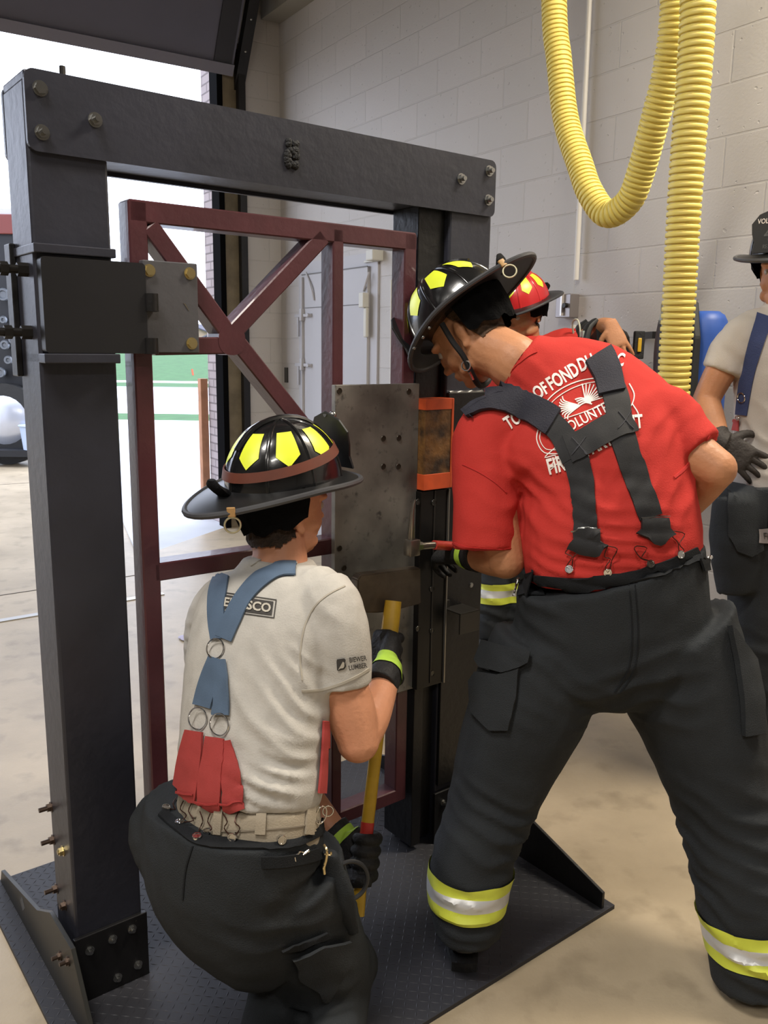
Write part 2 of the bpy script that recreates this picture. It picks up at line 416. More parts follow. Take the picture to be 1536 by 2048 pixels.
far_s = strip_a + dirs * ((17.0 - strip_a.y) / dirs.y)
slab('floor', [W(15.2, -.25, 0), W(15.2, 12.2, 0), W(-6, 12.2, 0), V((-40, 6, 0)), V((-40, 17, 0)), far_s, strip_b, V((thr_r.x, thr_r.y, 0)), W(-.12, -.25, 0)], V((0, 0, -.2)), m_floor)
# saw joints and floor strips
m_joint = mat('joint_filler', '4b4238', .9)
def fstrip(name, p, q, wdt, h, mt, label=None, cat=None, kind=None):
    d = (q - p).normalized(); s = V((-d.y, d.x, 0)) * wdt / 2; bm = BM()
    b0 = [p - s, q - s, q + s, p + s]; a = [bm.verts.new(V((v.x, v.y, .0))) for v in b0]; b = [bm.verts.new(V((v.x, v.y, h))) for v in b0]
    bm.faces.new(b)
    for i in range(4): bm.faces.new((a[i], a[(i + 1) % 4], b[(i + 1) % 4], b[i]))
    o = obj(name, bm, mt, smooth=False)
    tag(o, label, cat, kind=kind); return o
for i, (x0, y0, x1, y1) in enumerate([(-40, 972, 70, 965), (-60, 1200, 262, 1152)]):
    fstrip('trim_%d' % (i + 1), PZ(x0, y0), PZ(x1, y1) + (PZ(x1, y1) - PZ(x0, y0)) * .9, .012, .0015, m_joint, kind='structure')
m_drain = mat('drain_metal', 'b7b5b0', .35, .6)
fstrip('trim_3', PZ(-80, 1256), PZ(326, 1188), .05, .006, m_drain, kind='structure')
fstrip('trim_4', strip_a + dirs * 1.0, strip_b, .05, .02, mat('white_strip', 'd8dbe4', .5), kind='structure')
# outside: apron, road, grass
m_apron = mat('apron_concrete', 'cfd2d8', .8, 0, .12, 2, .1, 80)
slab('apron_slab', [strip_b, far_s, V((14, 17.0, 0)), V((6, 9, 0)), W(-.16, -.25, 0), thr_r], V((0, 0, -.2)), m_apron)
m_grass = mat('lawn_green', '3a6535', .9, 0, .25, 3, .5, 30); m_road = mat('road_pale', 'cfcfd4', .8, 0, .1, 1.5)
m_walk = mat('walk_concrete', 'd3d2d6', .8)
def strip_ground(name, d0, d1, mt, z0=0, z1=0):
    slab(name, [V((-60, d0, z0)), V((40, d0, z0)), V((40, d1, z1)), V((-60, d1, z1))], V((0, 0, -.3)), mt)
strip_ground('verge_grass', 17.0, 18.6, m_grass); strip_ground('kerb_walk', 18.6, 23.0, m_walk)
strip_ground('kerb_edge', 23.0, 23.5, mat('kerb_grey', '8b8d99', .8)); strip_ground('street_road', 23.5, 30.0, m_road)
strip_ground('kerb_edge_far', 30.0, 30.4, mat('kerb_grey', '8b8d99', .8)); strip_ground('far_verge', 30.4, 33.5, m_grass)
strip_ground('far_walk', 33.5, 35.3, m_walk); strip_ground('lawn_slope', 35.3, 60, m_grass, 0, 1.35); strip_ground('lawn_top', 60, 140, m_grass, 1.35, 1.6)
# wall front: door guides, wood, brick reveal
def W_box(name, a0, a1, b0, b1, z0, z1, mt, parent=None, kind=None, bev=0):
    bm = BM(); M = Matrix((-wd, -wn, V((0, 0, 1)))).transposed().to_4x4(); M.translation = corner
    box(bm, (a0, b0, z0), (a1, b1, z1), None, bev)
    uv = bm.loops.layers.uv.new('UVMap')
    for f in bm.faces:
        f.normal_update(); n = f.normal
        for l in f.loops:
            p = l.vert.co; l[uv].uv = ((p.x if abs(n.y) > .5 else p.y) + .1, p.z + UVZ)
    for v in bm.verts: v.co = M @ v.co
    o = obj(name, bm, mt, parent, smooth=False)
    if kind: tag(o, kind=kind)
    return o
b440 = to_ab(PN(440, 600, wd, KF + .12))[1]; b452 = to_ab(PN(453, 600, wd, KF))[1]; b475 = to_ab(PN(474, 600, wd, KF))[1]
W_box('trim_5', -.42, -.13, bj - .3, b440, 0, H, m_brick, kind='structure')
W_box('trim_6', -.12, .0, bj + .005, b440 + .02, 0, 3.75, mat('weathered_wood', '7a6e58', .7, 0, .4, 6, .3, 30), kind='structure')
W_box('trim_7', -.13, .02, b440 + .0, b440 + .045, 0, 3.75, mat('rubber_seal', '0b0b0c', .95, spec=.05), kind='structure')
W_box('trim_8', .005, .06, bj - .02, bj + .035, 0, 3.7, M_['dark_steel'], kind='structure')
# lintel beam and ceiling joist
W_box('trim_9', .02, 2.6, -.02, .16, 3.95, 4.12, mat('painted_beam', '8b877f', .6), kind='structure')
# ------------------------------------------------------------------ overhead door, half raised
pl = PN(0, 57, wd, KF + .02); pr = PN(458, 140, wd, KF + .02); zb = pr.z; b_r = to_ab(pr)[1]
q505 = ray(503, 0)
door_bot_b0, door_bot_b1 = b_r, 5.6
# tilt so that its side edge runs to the top of the picture at x~503
def edge_pt(t, tilt): return W(math.sin(tilt) * t, b_r, zb + math.cos(tilt) * t)
best = min((abs(((lambda P_: P_)(next((to_px(edge_pt(t / 100, ti / 100))[0] for t in range(5, 200) if to_px(edge_pt(t / 100, ti / 100))[1] < 0), 9999))) - 503), ti / 100) for ti in range(0, 120, 4))
TILT = best[1] * .62
dr = empty('overhead_door', W(0, 3, 0)); tag(dr, 'dark sectional overhead door raised above the bright opening', 'overhead door')
def tilted(name, t0, t1, b0, b1, n0, n1, mt, par, bev=0):
    bm = BM(); box(bm, (0, 0, 0), (1, 1, 1))
    ax = V((math.sin(TILT), 0, math.cos(TILT))); nx = V((math.cos(TILT), 0, -math.sin(TILT)))
    for v in bm.verts:
        t = t0 + (t1 - t0) * v.co.z; b = b0 + (b1 - b0) * v.co.y; n = n0 + (n1 - n0) * v.co.x
        v.co = W(ax.x * t + nx.x * n, b, zb + ax.z * t + nx.z * n)
    return obj(name, bm, mt, par, smooth=False)
m_door = mat('door_panel_grey', '60606f', .5, 0, .1, 2)
tilted('panel', .0, .62, b_r, 5.6, 0, .05, m_door, dr); tilted('panel', .63, 1.24, b_r, 5.6, 0, .05, m_door, dr)
tilted('bottom_rail', -.03, .05, b_r, 5.6, .0, .075, mat('door_rail', '74727e', .5, 0), dr)
tilted('stile', .0, 1.24, b_r + .02, b_r + .16, .05, .062, mat('door_stile', '2a2a31', .5), dr)
tilted('stile', .0, 1.24, 2.35, 2.47, .05, .062, mat('door_rail', '74727e', .5, 0), dr)
tr = tilted('track', -.25, 1.24, b_r - .11, b_r - .03, .0, .07, M_['dark_steel'], dr)
bm = BM()
ax = V((math.sin(TILT), 0, math.cos(TILT)))
for t in (.12, .34, .56, .8): ell(bm, W(ax.x * t + .075, b_r - .07, zb + ax.z * t), .012, seg=8, rings=6)
obj('rivets', bm, M_['bolt'], tr)
# ------------------------------------------------------------------ steel service door in the right wall
def RW(x, y, off=0): return PN(x, y, wn, 3.2 - off)
def rw_a(x, y): return to_ab(RW(x, y))[0]
m_wallpaint = mat('door_paint', 'b3b1b3', .45, 0, .04, 3)
def R_box(name, a0, a1, z0, z1, o0, o1, mt, parent=None, bev=0, kind=None):
    bm = BM(); M = Matrix((-wd, -wn, V((0, 0, 1)))).transposed().to_4x4(); M.translation = corner
    box(bm, (min(a0, a1), o0, min(z0, z1)), (max(a0, a1), o1, max(z0, z1)), M, bev)
    o = obj(name, bm, mt, parent, smooth=False)
    if kind: tag(o, kind=kind)
    return o
aL, aR = rw_a(612, 700), rw_a(742, 700); zt = RW(742, 533).z
d1 = empty('door_1', W(aL, 0, 0)); tag(d1, kind='structure')
R_box('door_frame', aL - .09, aR + .1, 0, zt + .09, .0, .015, m_wallpaint, d1)
dp = R_box('door_panel', aL, aR, .01, zt, .012, .035, m_wallpaint, d1, .003)
zs = RW(735, 608).z
R_box('seam', aL + .05, aR, zs - .006, zs, .034, .0375, mat('seam_shadow', '6a6866', .6), dp)
R_box('seam', aL, aR, zt - .006, zt + .003, .034, .0375, mat('seam_shadow', '6a6866', .6), dp)
R_box('surface_bolt', aL + .02, aL + .035, .25, zt - .02, .035, .055, m_wallpaint, dp)
R_box('seam', aL + .005, aL + .012, .1, zs - .1, .034, .0375, mat('seam_shadow', '6a6866', .6), dp)
for zz in (zs - .06, .88, 1.35):
    bm = BM(); M = Matrix((-wd, -wn, V((0, 0, 1)))).transposed().to_4x4(); M.translation = corner
    box(bm, (aL - .1, .03, zz - .012), (aL + .17, .05, zz + .012), M, .002); box(bm, (aL + .01, .03, zz - .04), (aL + .045, .065, zz + .05), M, .003)
    box(bm, (aL - .07, .03, zz - .16), (aL - .045, .045, zz + .01), M, .002); cyl(bm, M @ V((aL + .15, .04, zz)), M @ V((aL + .15, .07, zz)), .014, 10)
    obj('latch', bm, m_wallpaint, dp)
bm = BM(); tube(bm, [RW(612, 545, .04), RW(622, 575, .05), RW(628, 600, .04)], .008); obj('brace', bm, m_wallpaint, dp)
bm = BM(); tube(bm, [RW(738, 545, .04), RW(732, 565, .05), RW(727, 582, .04)], .008); obj('brace', bm, m_wallpaint, dp)
m_ivory = mat('ivory_plastic', 'c9c7bd', .45)
a_, z_ = rw_a(760, 512), RW(760, 512).z
cb = empty('door_contact_box', W(a_, .05, z_)); tag(cb, 'cream plastic box on the wall above the grey steel door', 'sensor')
R_box('housing', a_ - .04, a_ + .05, z_ - .035, z_ + .035, 0, .09, m_ivory, cb, .008); R_box('arm', a_ - .16, a_ - .04, z_ - .035, z_ - .022, .01, .03, m_ivory, cb, .002)
a_, z_ = rw_a(741, 601), RW(741, 601).z
cb = empty('door_latch_handle', W(a_, .05, z_)); tag(cb, 'cream latch box with hanging handle at the edge of the grey steel door', 'latch')
R_box('housing', a_ - .03, a_ + .03, z_ - .05, z_ + .05, .03, .08, m_ivory, cb, .006); R_box('handle', a_ + .0, a_ + .04, z_ - .25, z_ - .05, .035, .06, m_ivory, cb, .008)
R_box('trim_10', rw_a(574, 760) - .025, rw_a(574, 760) + .025, RW(574, 765).z, RW(574, 735).z, 0, .012, mat('dark_plate', '3a3834', .5), kind='structure')
# conduits
bm = BM(); pts = [RW(1182, -60, .03), RW(1178, 0, .03), RW(1164, 300, .03), RW(1150, 600, .03)]
cyl(bm, RW(1183, -90, .03), RW(1152, 560, .03), .0135, 12); cyl(bm, RW(1147, 650, .03), RW(1141, 800, .03), .0135, 12)
cyl(bm, RW(1163, 308, .03), RW(1162, 318, .03), .017, 12)
cn = obj('electrical_conduit', bm, mat('white_pipe', 'd0cdc8', .4)); tag(cn, 'white vertical conduit pipe on block wall behind the yellow hoses', 'pipe')
bm = BM(); cyl(bm, RW(783, 560, .02), RW(780, 1200, .02), .008, 10)
tag(obj('thin_conduit', bm, m_ivory), 'thin cream conduit running down the wall right of the grey steel door', 'pipe')
eb = empty('switch_box', RW(1142, 612, .03)); tag(eb, 'brushed steel switch box with dark knob on the wall conduit', 'switch box')
a0, a1, z0, z1 = rw_a(1128, 612), rw_a(1158, 612), RW(1142, 636).z, RW(1142, 589).z
m_stl = mat('brushed_steel', '8a8483', .35, .5)
R_box('housing', a0, a1, z0, z1, .0, .06, m_stl, eb, .004)
bm = BM(); p = RW(1133, 611, .06); cyl(bm, p, p - wn * .02, .012, 12); obj('knob', bm, M_['blackbolt'], eb)
R_box('lever', (a0 + a1) / 2 - .004, (a0 + a1) / 2 + .006, z0 + .01, z1 + .01, .06, .075, mat('pale_metal', 'c9c5c0', .3, .4), eb)
# lamp fixtures on the ceiling
for ((x, y, z), e), wh_ in zip(LAMPS, LAMP_AT):
    r_ = empty('ceiling_lamp', V((x, y, z + .03)), math.radians(33)); tag(r_, 'white ceiling lamp fixture overhead, the one ' + wh_, 'lamp', 'ceiling lamps overhead')
    bm = BM(); box(bm, (-.66, -.28, .02), (.66, .28, .1), None, .01); obj('housing', bm, mat('lamp_white', 'd8d8d8', .5), r_, local=True)
    for sx in (-.5, .5):
        bm = BM(); cyl(bm, (sx, 0, .1), (sx, 0, H - z - .03), .008, 8); obj('hanger_rod', bm, M_['bolt'], r_, local=True)

# ================================================================== OUTSIDE THINGS
m_siding = mat('house_siding', '9a97a6', .8); m_roof = mat('house_roof', '6a6870', .9, 0, .2, 2); m_trimw = mat('house_trim', 'dddde6', .7)
def house(x, y, wdt, dep, zb_, hw, hr, label, roofm=m_roof, wallm=m_siding):
    r_ = empty('house', V((x, y, zb_))); tag(r_, label, 'house', None)
    bm = BM(); box(bm, (x - wdt / 2, y, zb_ - .6), (x + wdt / 2, y + dep, zb_ + hw)); prism(bm, [(x - wdt / 2, zb_ + hw), (x + wdt / 2, zb_ + hw), (x, zb_ + hw + hr)], y, y + dep); wo = obj('wall', bm, wallm, r_, smooth=False)
    bm = BM(); o_ = .35
    for sgn in (-1, 1):
        p0 = V((x + sgn * (wdt / 2 + o_), 0, zb_ + hw - o_ * hr / (wdt / 2))); p1 = V((x, 0, zb_ + hw + hr)); u_ = V((0, 0, .12))
        vs = [bm.verts.new(V((p.x, yy, p.z)) + k_) for k_ in (V(), u_) for yy in (y - .4, y + dep + .4) for p in (p0, p1)]
        for q in ((0, 1, 3, 2), (4, 6, 7, 5), (0, 4, 5, 1), (2, 3, 7, 6), (0, 2, 6, 4), (1, 5, 7, 3)): bm.faces.new([vs[i] for i in q])
    obj('roof', bm, roofm, r_, smooth=False)
    bm = BM(); box(bm, (x - wdt * .12, y - .05, zb_ + hw * .35), (x + wdt * .12, y, zb_ + hw * .8)); obj('window', bm, m_trimw, r_, smooth=False)
p = PY(470, 700, 75); house(p.x + 1.5, 75, 12, 8, .4, .7, 3.1, 'lavender gabled house at the top of the lawn beside the brick pier')
p = PY(375, 700, 88); house(p.x, 88, 9, 8, .9, .9, 1.7, 'distant tan house with dark roof behind the lawn', mat('roof_brown', '4c4a55', .9), mat('tan_wall', 'a8927c', .8))
p = PY(310, 715, 66); house(p.x, 66, 4.2, 4, 1.0, 1.3, .9, 'small pale green shed at the top of the lawn left of the red gate', mat('roof_slate', '5b646b', .9), mat('pale_green_wall', '8fa69a', .8))
for px_, py_, h_, dd in ((268, 700, 2.6, 72), (345, 700, 2.0, 84)):
    p = PY(px_, py_, dd); r_ = empty('leafy_bush', V((p.x, dd, 1.3))); tag(r_, 'dark green bush at the top of the lawn, ' + ('behind the black hinge bracket' if px_ < 300 else 'between the distant houses'), 'bush')
    bm = BM()
    for k in range(14): ell(bm, (p.x + random.uniform(-1, 1) * h_ * .6, dd + random.uniform(-.5, .5), 1.3 + random.uniform(.2, 1) * h_ * .55), random.uniform(.3, .6) * h_ * .4, seg=10, rings=7)
    obj('foliage', bm, mat('bush_leaf', '3e5a45', .9, 0, .4, 2, .6, 8), r_)
    bm = BM(); cyl(bm, (p.x, dd, .9), (p.x, dd, 2), .08); obj('stem', bm, mat('bark', '4a3a2c', .9), r_)
bm = BM(); p = PZ(391, 756, .0); q = PY(388, 757, 38); cyl(bm, q + V((0, 0, -.1)), PY(384, 738, 38), .045, 8)
tag(obj('marker_stake', bm, mat('orange_paint', 'c4654a', .7)), 'short orange marker stake standing in the sloping lawn', 'stake')
bm = BM(); q = PY(404, 766, 37); ell(bm, q, (.5, .3, .1)); tag(obj('utility_lid', bm, m_walk), 'pale round lid lying on the lawn near the orange stake', 'lid')
bm = BM(); p0 = W(-.45, b440 + .06, 0); zt_ = PN(434, 757, wd, KF + .45).z
M = Matrix((-wd, -wn, V((0, 0, 1)))).transposed().to_4x4(); M.translation = corner
box(bm, (-.5, b440 + .0, 0), (-.43, b440 + .065, zt_), M, .003)
tag(obj('wooden_post', bm, mat('raw_lumber', 'bd8a6a', .8, 0, .2, 12)), 'orange-brown square wooden post standing against the brick pier', 'post')
# fire truck outside, seen left of the steel post
TY = 10.6
def tp(x, y): return PY(x, y, TY)
tr_ = empty('fire_truck', V((tp(20, 900).x, TY, 0))); tag(tr_, 'red fire truck with dark open compartments parked far left behind the steel post', 'truck')
xr = tp(64, 700).x; xl = xr - 7.5; zt_ = tp(10, 415).z
def tbox(name, x0, x1, z0, z1, y0, y1, mt, par, bev=0, label=None):
    bm = BM(); box(bm, (x0, y0, z0), (x1, y1, z1), None, bev); return obj(name, bm, mt, par, smooth=False, label=label)
m_tred = mat('truck_red', '6e2c26', .3, 0, coat=.5); m_tdark = mat('compartment_dark', '121318', .6)
ob = tbox('body', xl, xr, .55, zt_ - .28, TY + .02, TY + 2.3, m_tdark, tr_)
tbox('red_band', xl, xr, tp(0, 468).z, tp(0, 428).z, TY - .02, TY + 2.3, m_tred, tr_, .01)
tbox('roof_rail', xl, xr + .02, tp(0, 432).z, zt_, TY, TY + 2.3, mat('truck_rail', 'b9b6b8', .4, .3), tr_, .01)
tbox('corner_post', tp(45, 700).x, xr - .06, .6, tp(0, 690).z, TY - .05, TY + .1, mat('truck_white', 'c6c4c2', .4), tr_, .02)
for i, (x, y, rr) in enumerate([(12, 590, .10), (15, 690, .07), (22, 720, .06), (6, 745, .08), (30, 680, .05), (12, 640, .05)]):
    bm = BM(); q = tp(x, y); cyl(bm, q + V((0, .0, 0)), q + V((0, -.08, 0)), rr * .6, 16); torus(bm, q + V((0, -.08, 0)), (0, 1, 0), rr * .6, .02, 16, 6); obj('valve', bm, mat('valve_metal', '6f7378', .3, .7), tr_)
tbox('label_plate', tp(8, 0).x, tp(37, 0).x, tp(0, 785).z, tp(0, 772).z, TY - .03, TY + .02, mat('cream_plate', 'b9b1a2', .6), tr_)
tbox('lamp', tp(33, 0).x, tp(41, 0).x, tp(0, 745).z, tp(0, 733).z, TY - .07, TY + .02, mat('white_glass', 'e0e4ea', .3), tr_)
bm = BM()
for k in range(5): tube(bm, [tp(12 + k * 5, 800), tp(14 + k * 4, 820), tp(12 + k * 5, 838)], .012, 6)
obj('hose_line', bm, mat('faded_red', '7d3a3c', .6), tr_)
bm = BM(); cyl(bm, V((xl + 3.0, TY + .05, .52)), V((xl + 3.0, TY - .12, .52)), .52, 28); obj('wheel', bm, M_['rubber'], tr_)
bm = BM(); cyl(bm, V((tp(2, 0).x - .25, TY + .05, .5)), V((tp(2, 0).x - .25, TY - .14, .5)), .5, 28); wh = obj('wheel', bm, M_['rubber'], tr_)
bm = BM(); cyl(bm, V((tp(2, 0).x - .25, TY - .14, .55)), V((tp(2, 0).x - .25, TY - .2, .55)), .3, 24, .2); obj('hub_cap', bm, mat('hub_alloy', 'c8ccd6', .25, .5), wh)
tbox('step', xl, xr + .2, tp(0, 905).z, tp(0, 893).z, TY - .4, TY + .1, m_tdark, tr_)
bk = empty('white_bucket', V((tp(30, 0).x, TY - .28, tp(0, 893).z))); tag(bk, 'white plastic bucket on the step of the fire truck', 'bucket')
bm = BM(); zz = tp(0, 893).z + .006; loft(bm, [(V((tp(30, 0).x, TY - .28, zz)), .12, .12), (V((tp(30, 0).x, TY - .28, zz + .3)), .15, .15)], 20, 2); obj('pail', bm, mat('bucket_white', 'aebdd3', .5), bk)
bm = BM(); torus(bm, V((tp(30, 0).x, TY - .28, zz + .29)), (0, 0, 1), .155, .01, 20, 6); obj('rim', bm, mat('bucket_white', 'aebdd3', .5), bk)
bm = BM(); ell(bm, PZ(380, 1277, .008), (.05, .035, .008)); ell(bm, PZ(368, 1274, .008), (.03, .03, .006))
tag(obj('crumpled_paper', bm, mat('paper_lilac', 'c3bfd6', .9)), 'small pale crumpled paper lying on the floor behind the kneeling firefighter', 'paper')

# ================================================================== STEEL TRAINING DOOR PROP
PA = math.radians(52); pu = V((math.sin(PA), math.cos(PA), 0)); pn = V((-math.cos(PA), math.sin(PA), 0))
PB = V((-.684, 1.704, 0)); PR = math.radians(38)
MP = Matrix.Translation(PB) @ Matrix.Rotation(PR, 4, 'Z')
def SP(x, y, n=0.0):      # point of the prop's plane at depth n -> (s, z)
    p = PN(x, y, pn, pn.dot(PB) + n); return pu.dot(p - PB), p.z
def L(s, n, z): return MP @ V((s, n, z))
prop = empty('door_training_prop', PB, PR)
tag(prop, 'black bolted steel portal frame with maroon lattice door on a diamond plate base', 'training prop')
def pbox(name, lo, hi, mt, par=prop, bev=.002, label=None):
    bm = BM(); box(bm, lo, hi, MP, bev); return obj(name, bm, mt, par, smooth=False, label=label)
bs, ds = M_['black_steel'], M_['dark_steel']
DP = .138
pbox('post', (0, 0, .012), (.155, DP, 1.985), bs, bev=.006)
rp = pbox('post', (1.077, 0, .012), (1.231, DP, 1.98), bs, bev=.006)
# beam with rounded lower corners
z0b, z1b = 1.862, 1.995
def rounded(x0, x1, z0, z1, r, k=5):
    pts = []
    for cx, cz, a in ((x1 - r, z1 - r, 0), (x0 + r, z1 - r, 90), (x0 + r, z0 + r, 180), (x1 - r, z0 + r, 270)):
        for i in range(k + 1):
            an = math.radians(a + 90 * i / k); pts.append((cx + r * math.cos(an), cz + r * math.sin(an)))
    return pts
bm = BM(); prism(bm, rounded(.0, 1.232, z0b - .008, z1b + .005, .018), -.010, .0, MP); box(bm, (.002, -.001, z0b), (1.23, DP + .004, z1b + .004), MP, .004)
prism(bm, rounded(.0, 1.232, z0b - .008, z1b + .005, .018), DP + .001, DP + .012, MP)
beam = obj('beam', bm, bs, prop, smooth=False)
for x, y, st in ((80, 177, .0), (190, 240, .012), (84, 265, .012), (922, 358, .008), (978, 342, .008), (976, 400, .008)):
    bm = BM(); s_, z_ = SP(x, y, -.01); hexbolt(bm, L(s_, -.010, z_), -pn, .0115, .009, st); obj('bolt', bm, M_['bolt'], beam, smooth=True, ang=30)
bm = BM(); cyl(bm, L(.085, .03, 2.0), L(.085, .03, 2.025), .006, 8); obj('stud', bm, M_['blackbolt'], beam)
bm = BM(); s_, z_ = SP(582, 308, -.01)
for k in range(34):
    a_ = random.uniform(-.014, .014); c_ = random.uniform(-.026, .026); ell(bm, L(s_ + a_, -.011, z_ + c_), (.008, .006, .008), seg=8, rings=6)
obj('weld_patch', bm, mat('weld_black', '18181a', .6, .3, .3, 80, .6, 200), beam)
# left hinge bracket
z_a, z_b = SP(75, 487)[1], SP(80, 507)[1]
pbox('collar', (-.004, -.02, z_b), (SP(232, 495, -.02)[0], DP + .01, z_b + .018), bs)
s1 = SP(293, 600, -.03)[0]; zt0, zb0 = SP(80, 507, -.03)[1], SP(95, 706, -.03)[1]
bm = BM(); prism(bm, rounded(.004, s1, zb0, zt0 - .004, .008), -.03, -.002, MP); brk = obj('hinge_bracket', bm, mat('bracket_black', '242427', .42, .3, .2, 4), prop, smooth=False)
pbox('collar', (.0, -.034, zb0 - .02), (SP(240, 712, -.03)[0], DP + .01, zb0 - .001), bs)
s2 = SP(399, 600, -.02)[0]; zt1, zb1 = SP(345, 523, -.02)[1], SP(345, 706, -.02)[1]
# door (gate) is a part of the prop
GN = .01; GT = .055; gw = .041
red = M_['paintred']
def bar(bm, x0, y0, x1, y1, wdt=gw, n0=GN, n1=GN + GT, ext=0):
    a = V(SP(x0, y0, n0)); b = V(SP(x1, y1, n0)); d = (b - a).normalized(); p = V((-d.y, d.x)) * wdt / 2; a = a - d * ext; b = b + d * ext
    prism(bm, [tuple(a - p), tuple(b - p), tuple(b + p), tuple(a + p)], n0, n1, MP, .003)
gate = BM()
gs0 = .197; gs1 = .973; gzt = 1.79; gzb = .185
def gbar(s0, z0, s1_, z1, wdt=gw):
    d = V((s1_ - s0, z1 - z0)).normalized(); p = V((-d.y, d.x)) * wdt / 2; a, b = V((s0, z0)), V((s1_, z1))
    prism(gate, [tuple(a - p), tuple(b - p), tuple(b + p), tuple(a + p)], GN, GN + GT, MP, .003)
h = gw / 2
gbar(gs0 + h, gzb, gs0 + h, gzt, gw); gbar(gs1 - h, gzb, gs1 - h, gzt - .001)
gbar(gs0 + .002, gzt - h, gs1 - .002, gzt - h, gw + .004); gbar(gs0 + .002, gzb + h, gs1 - .002, gzb + h)
sm = SP(677, 600, GN)[0]; gbar(sm, gzb + .01, sm, gzt - .01, .032)
bar(gate, 300, 450, 462, 672); bar(gate, 470, 676, 668, 925); bar(gate, 650, 472, 462, 672, .040); bar(gate, 310, 693, 462, 691, .038)
bar(gate, 310, 1146, 668, 1092, .042)
s_, z_ = SP(464, 680, GN); prism(gate, rounded(s_ - .034, s_ + .034, z_ - .034, z_ + .034, .03), GN - .0008, GN + GT - .002, MP)
gt = obj('lattice_door', gate, red, prop, smooth=False, label='maroon lattice door of square steel bars with steel plate')
bm = BM(); prism(bm, [(s1 + .002, zb1), (s2, zb1), (s2, zt1), (s1 + .002, zt1)], -.014, GN - .001, MP, .002); hp = obj('hinge_plate', bm, M_['grey_plate'], gt, smooth=False)
bm = BM(); prism(bm, rounded(SP(278, 705, 0)[0], SP(308, 705, 0)[0], zb1 - .002, zb1 + .02, .004), GN - .02, GN, MP); 
obj('bracket_tab', bm, bs, hp, smooth=False)
for x, y in ((299, 541), (380, 547), (384, 687)):
    bm = BM(); s_, z_ = SP(x, y, -.016); hexbolt(bm, L(s_, -.014, z_), -pn, .0105, .007); obj('bolt', bm, M_['brass'], gt, ang=30)
for y0, y1 in ((587, 623), (676, 708)):
    bm = BM(); s_ = SP(303, y0, -.03)[0]; cyl(bm, L(s_, -.026, SP(303, y0, -.03)[1]), L(s_, -.026, SP(303, y1, -.03)[1]), .015, 16); obj('hinge_barrel', bm, ds, brk, ang=30)
bm = BM()
for q in range(3): tube(bm, [L(SP(362, 618)[0] + q * .002, -.0145, SP(362, 606)[1] - q * .001), L(SP(372, 618)[0], -.0145, SP(372, 622)[1])], .0008, 5, 1)
obj('scratch', bm, M_['bolt'], hp)
# threaded rods sticking out to the left
for x0, x1, y in ((8, 62, 540), (18, 66, 665)):
    n_ = .045; z_ = SP(60, y, n_)[1]
    bm = BM(); cyl(bm, L(-.085, n_, z_), L(.01, n_, z_), .0085, 12); cyl(bm, L(-.052, n_, z_), L(-.037, n_, z_), .0135, 6); cyl(bm, L(-.02, n_, z_), L(-.0, n_, z_), .0135, 6)
    obj('threaded_rod', bm, M_['blackbolt'], brk, ang=30)
pbox('back_clamp', (-.012, DP - .02, zb0 - .05), (.0, DP + .02, zt0 + .03), ds)
for x, y in ((92, 1665), (122, 1703), (104, 1770), (126, 1812), (96, 1612)):
    p = PN(x, y, pu, pu.dot(PB) - .005); n_ = pn.dot(p - PB); n_ = min(max(n_, .02), DP - .01)
    bm = BM(); hexbolt(bm, L(0, n_, p.z), -pu, .010, .010, .018 if x < 110 else .003); obj('side_bolt', bm, M_['brass'] if x == 122 else mat('dull_bolt', '5a4b42', .35, .8), prop, ang=30)
# base
mdp = bpy.data.materials.new('diamond_plate'); mdp.use_nodes = True; nt = mdp.node_tree; b = nt.nodes['Principled BSDF']
b.inputs['Base Color'].default_value = lin('313136'); b.inputs['Roughness'].default_value = .58; b.inputs['Metallic'].default_value = .15
bm = BM(); zt_ = .012; box(bm, (-.077, -.525, 0), (1.277, .587, zt_), MP, .001)
base = obj('base_plate', bm, mdp, prop, smooth=False, label='diamond plate base')
bm = BM(); k = 0
for i in range(70):
    for j in range(58):
        s_ = -.07 + i * .0195; n_ = -.515 + j * .0195; dd = 1 if (i + j) % 2 else -1
        if s_ > 1.27 or n_ > .58: continue
        a = V((s_, n_, zt_)); d = V((.0075, .0075 * dd, 0)); q = V((-.0016 * dd, .0016, 0)); t = V((0, 0, .0011))
        v = [bm.verts.new(MP @ x) for x in (a - d, a - q, a + d, a + q, a + t)]
        for f in ((0, 1, 4), (1, 2, 4), (2, 3, 4), (3, 0, 4)): bm.faces.new([v[w_] for w_ in f])
tr_o = obj('tread_pattern', bm, mdp, base, smooth=False); tr_o['kind'] = 'stuff'
# foot brackets and gussets
for s0 in (0, 1.077):
    bm = BM(); box(bm, (s0 - .008, -.012, .012), (s0 + .163, -.001, .178), MP, .002); fb = obj('foot_bracket', bm, ds, prop, smooth=False)
    for ds_, dz in ((.025, .14), (.078, .145), (.125, .15), (.085, .04), (.135, .05)):
        bm = BM(); hexbolt(bm, L(s0 + ds_, -.012, dz), -pn, .0085, .006, .006); obj('bolt', bm, M_['bolt'], fb, ang=30)
bm = BM(); gl = [(-.15, .012), (-.15, .07), (-.055, .195), (.10, .195), (.21, .135), (.56, .055), (.58, .012)]
MG = MP @ Matrix.Rotation(math.radians(90), 4, 'Z')
prism(bm, gl, .018, .028, MG, .001); go = obj('gusset', bm, mat('gusset_olive', '3b3a36', .45, .3, .4, 6), prop, smooth=False)
bm = BM(); cyl(bm, L(-.029, .345, .075), L(-.0285, .345, .075), .02, 4); cyl(bm, L(-.0292, -.02, .15), L(-.0285, -.02, .15), .0, 6)
obj('slot', bm, mat('slot_pale', '55575c', .6), go)
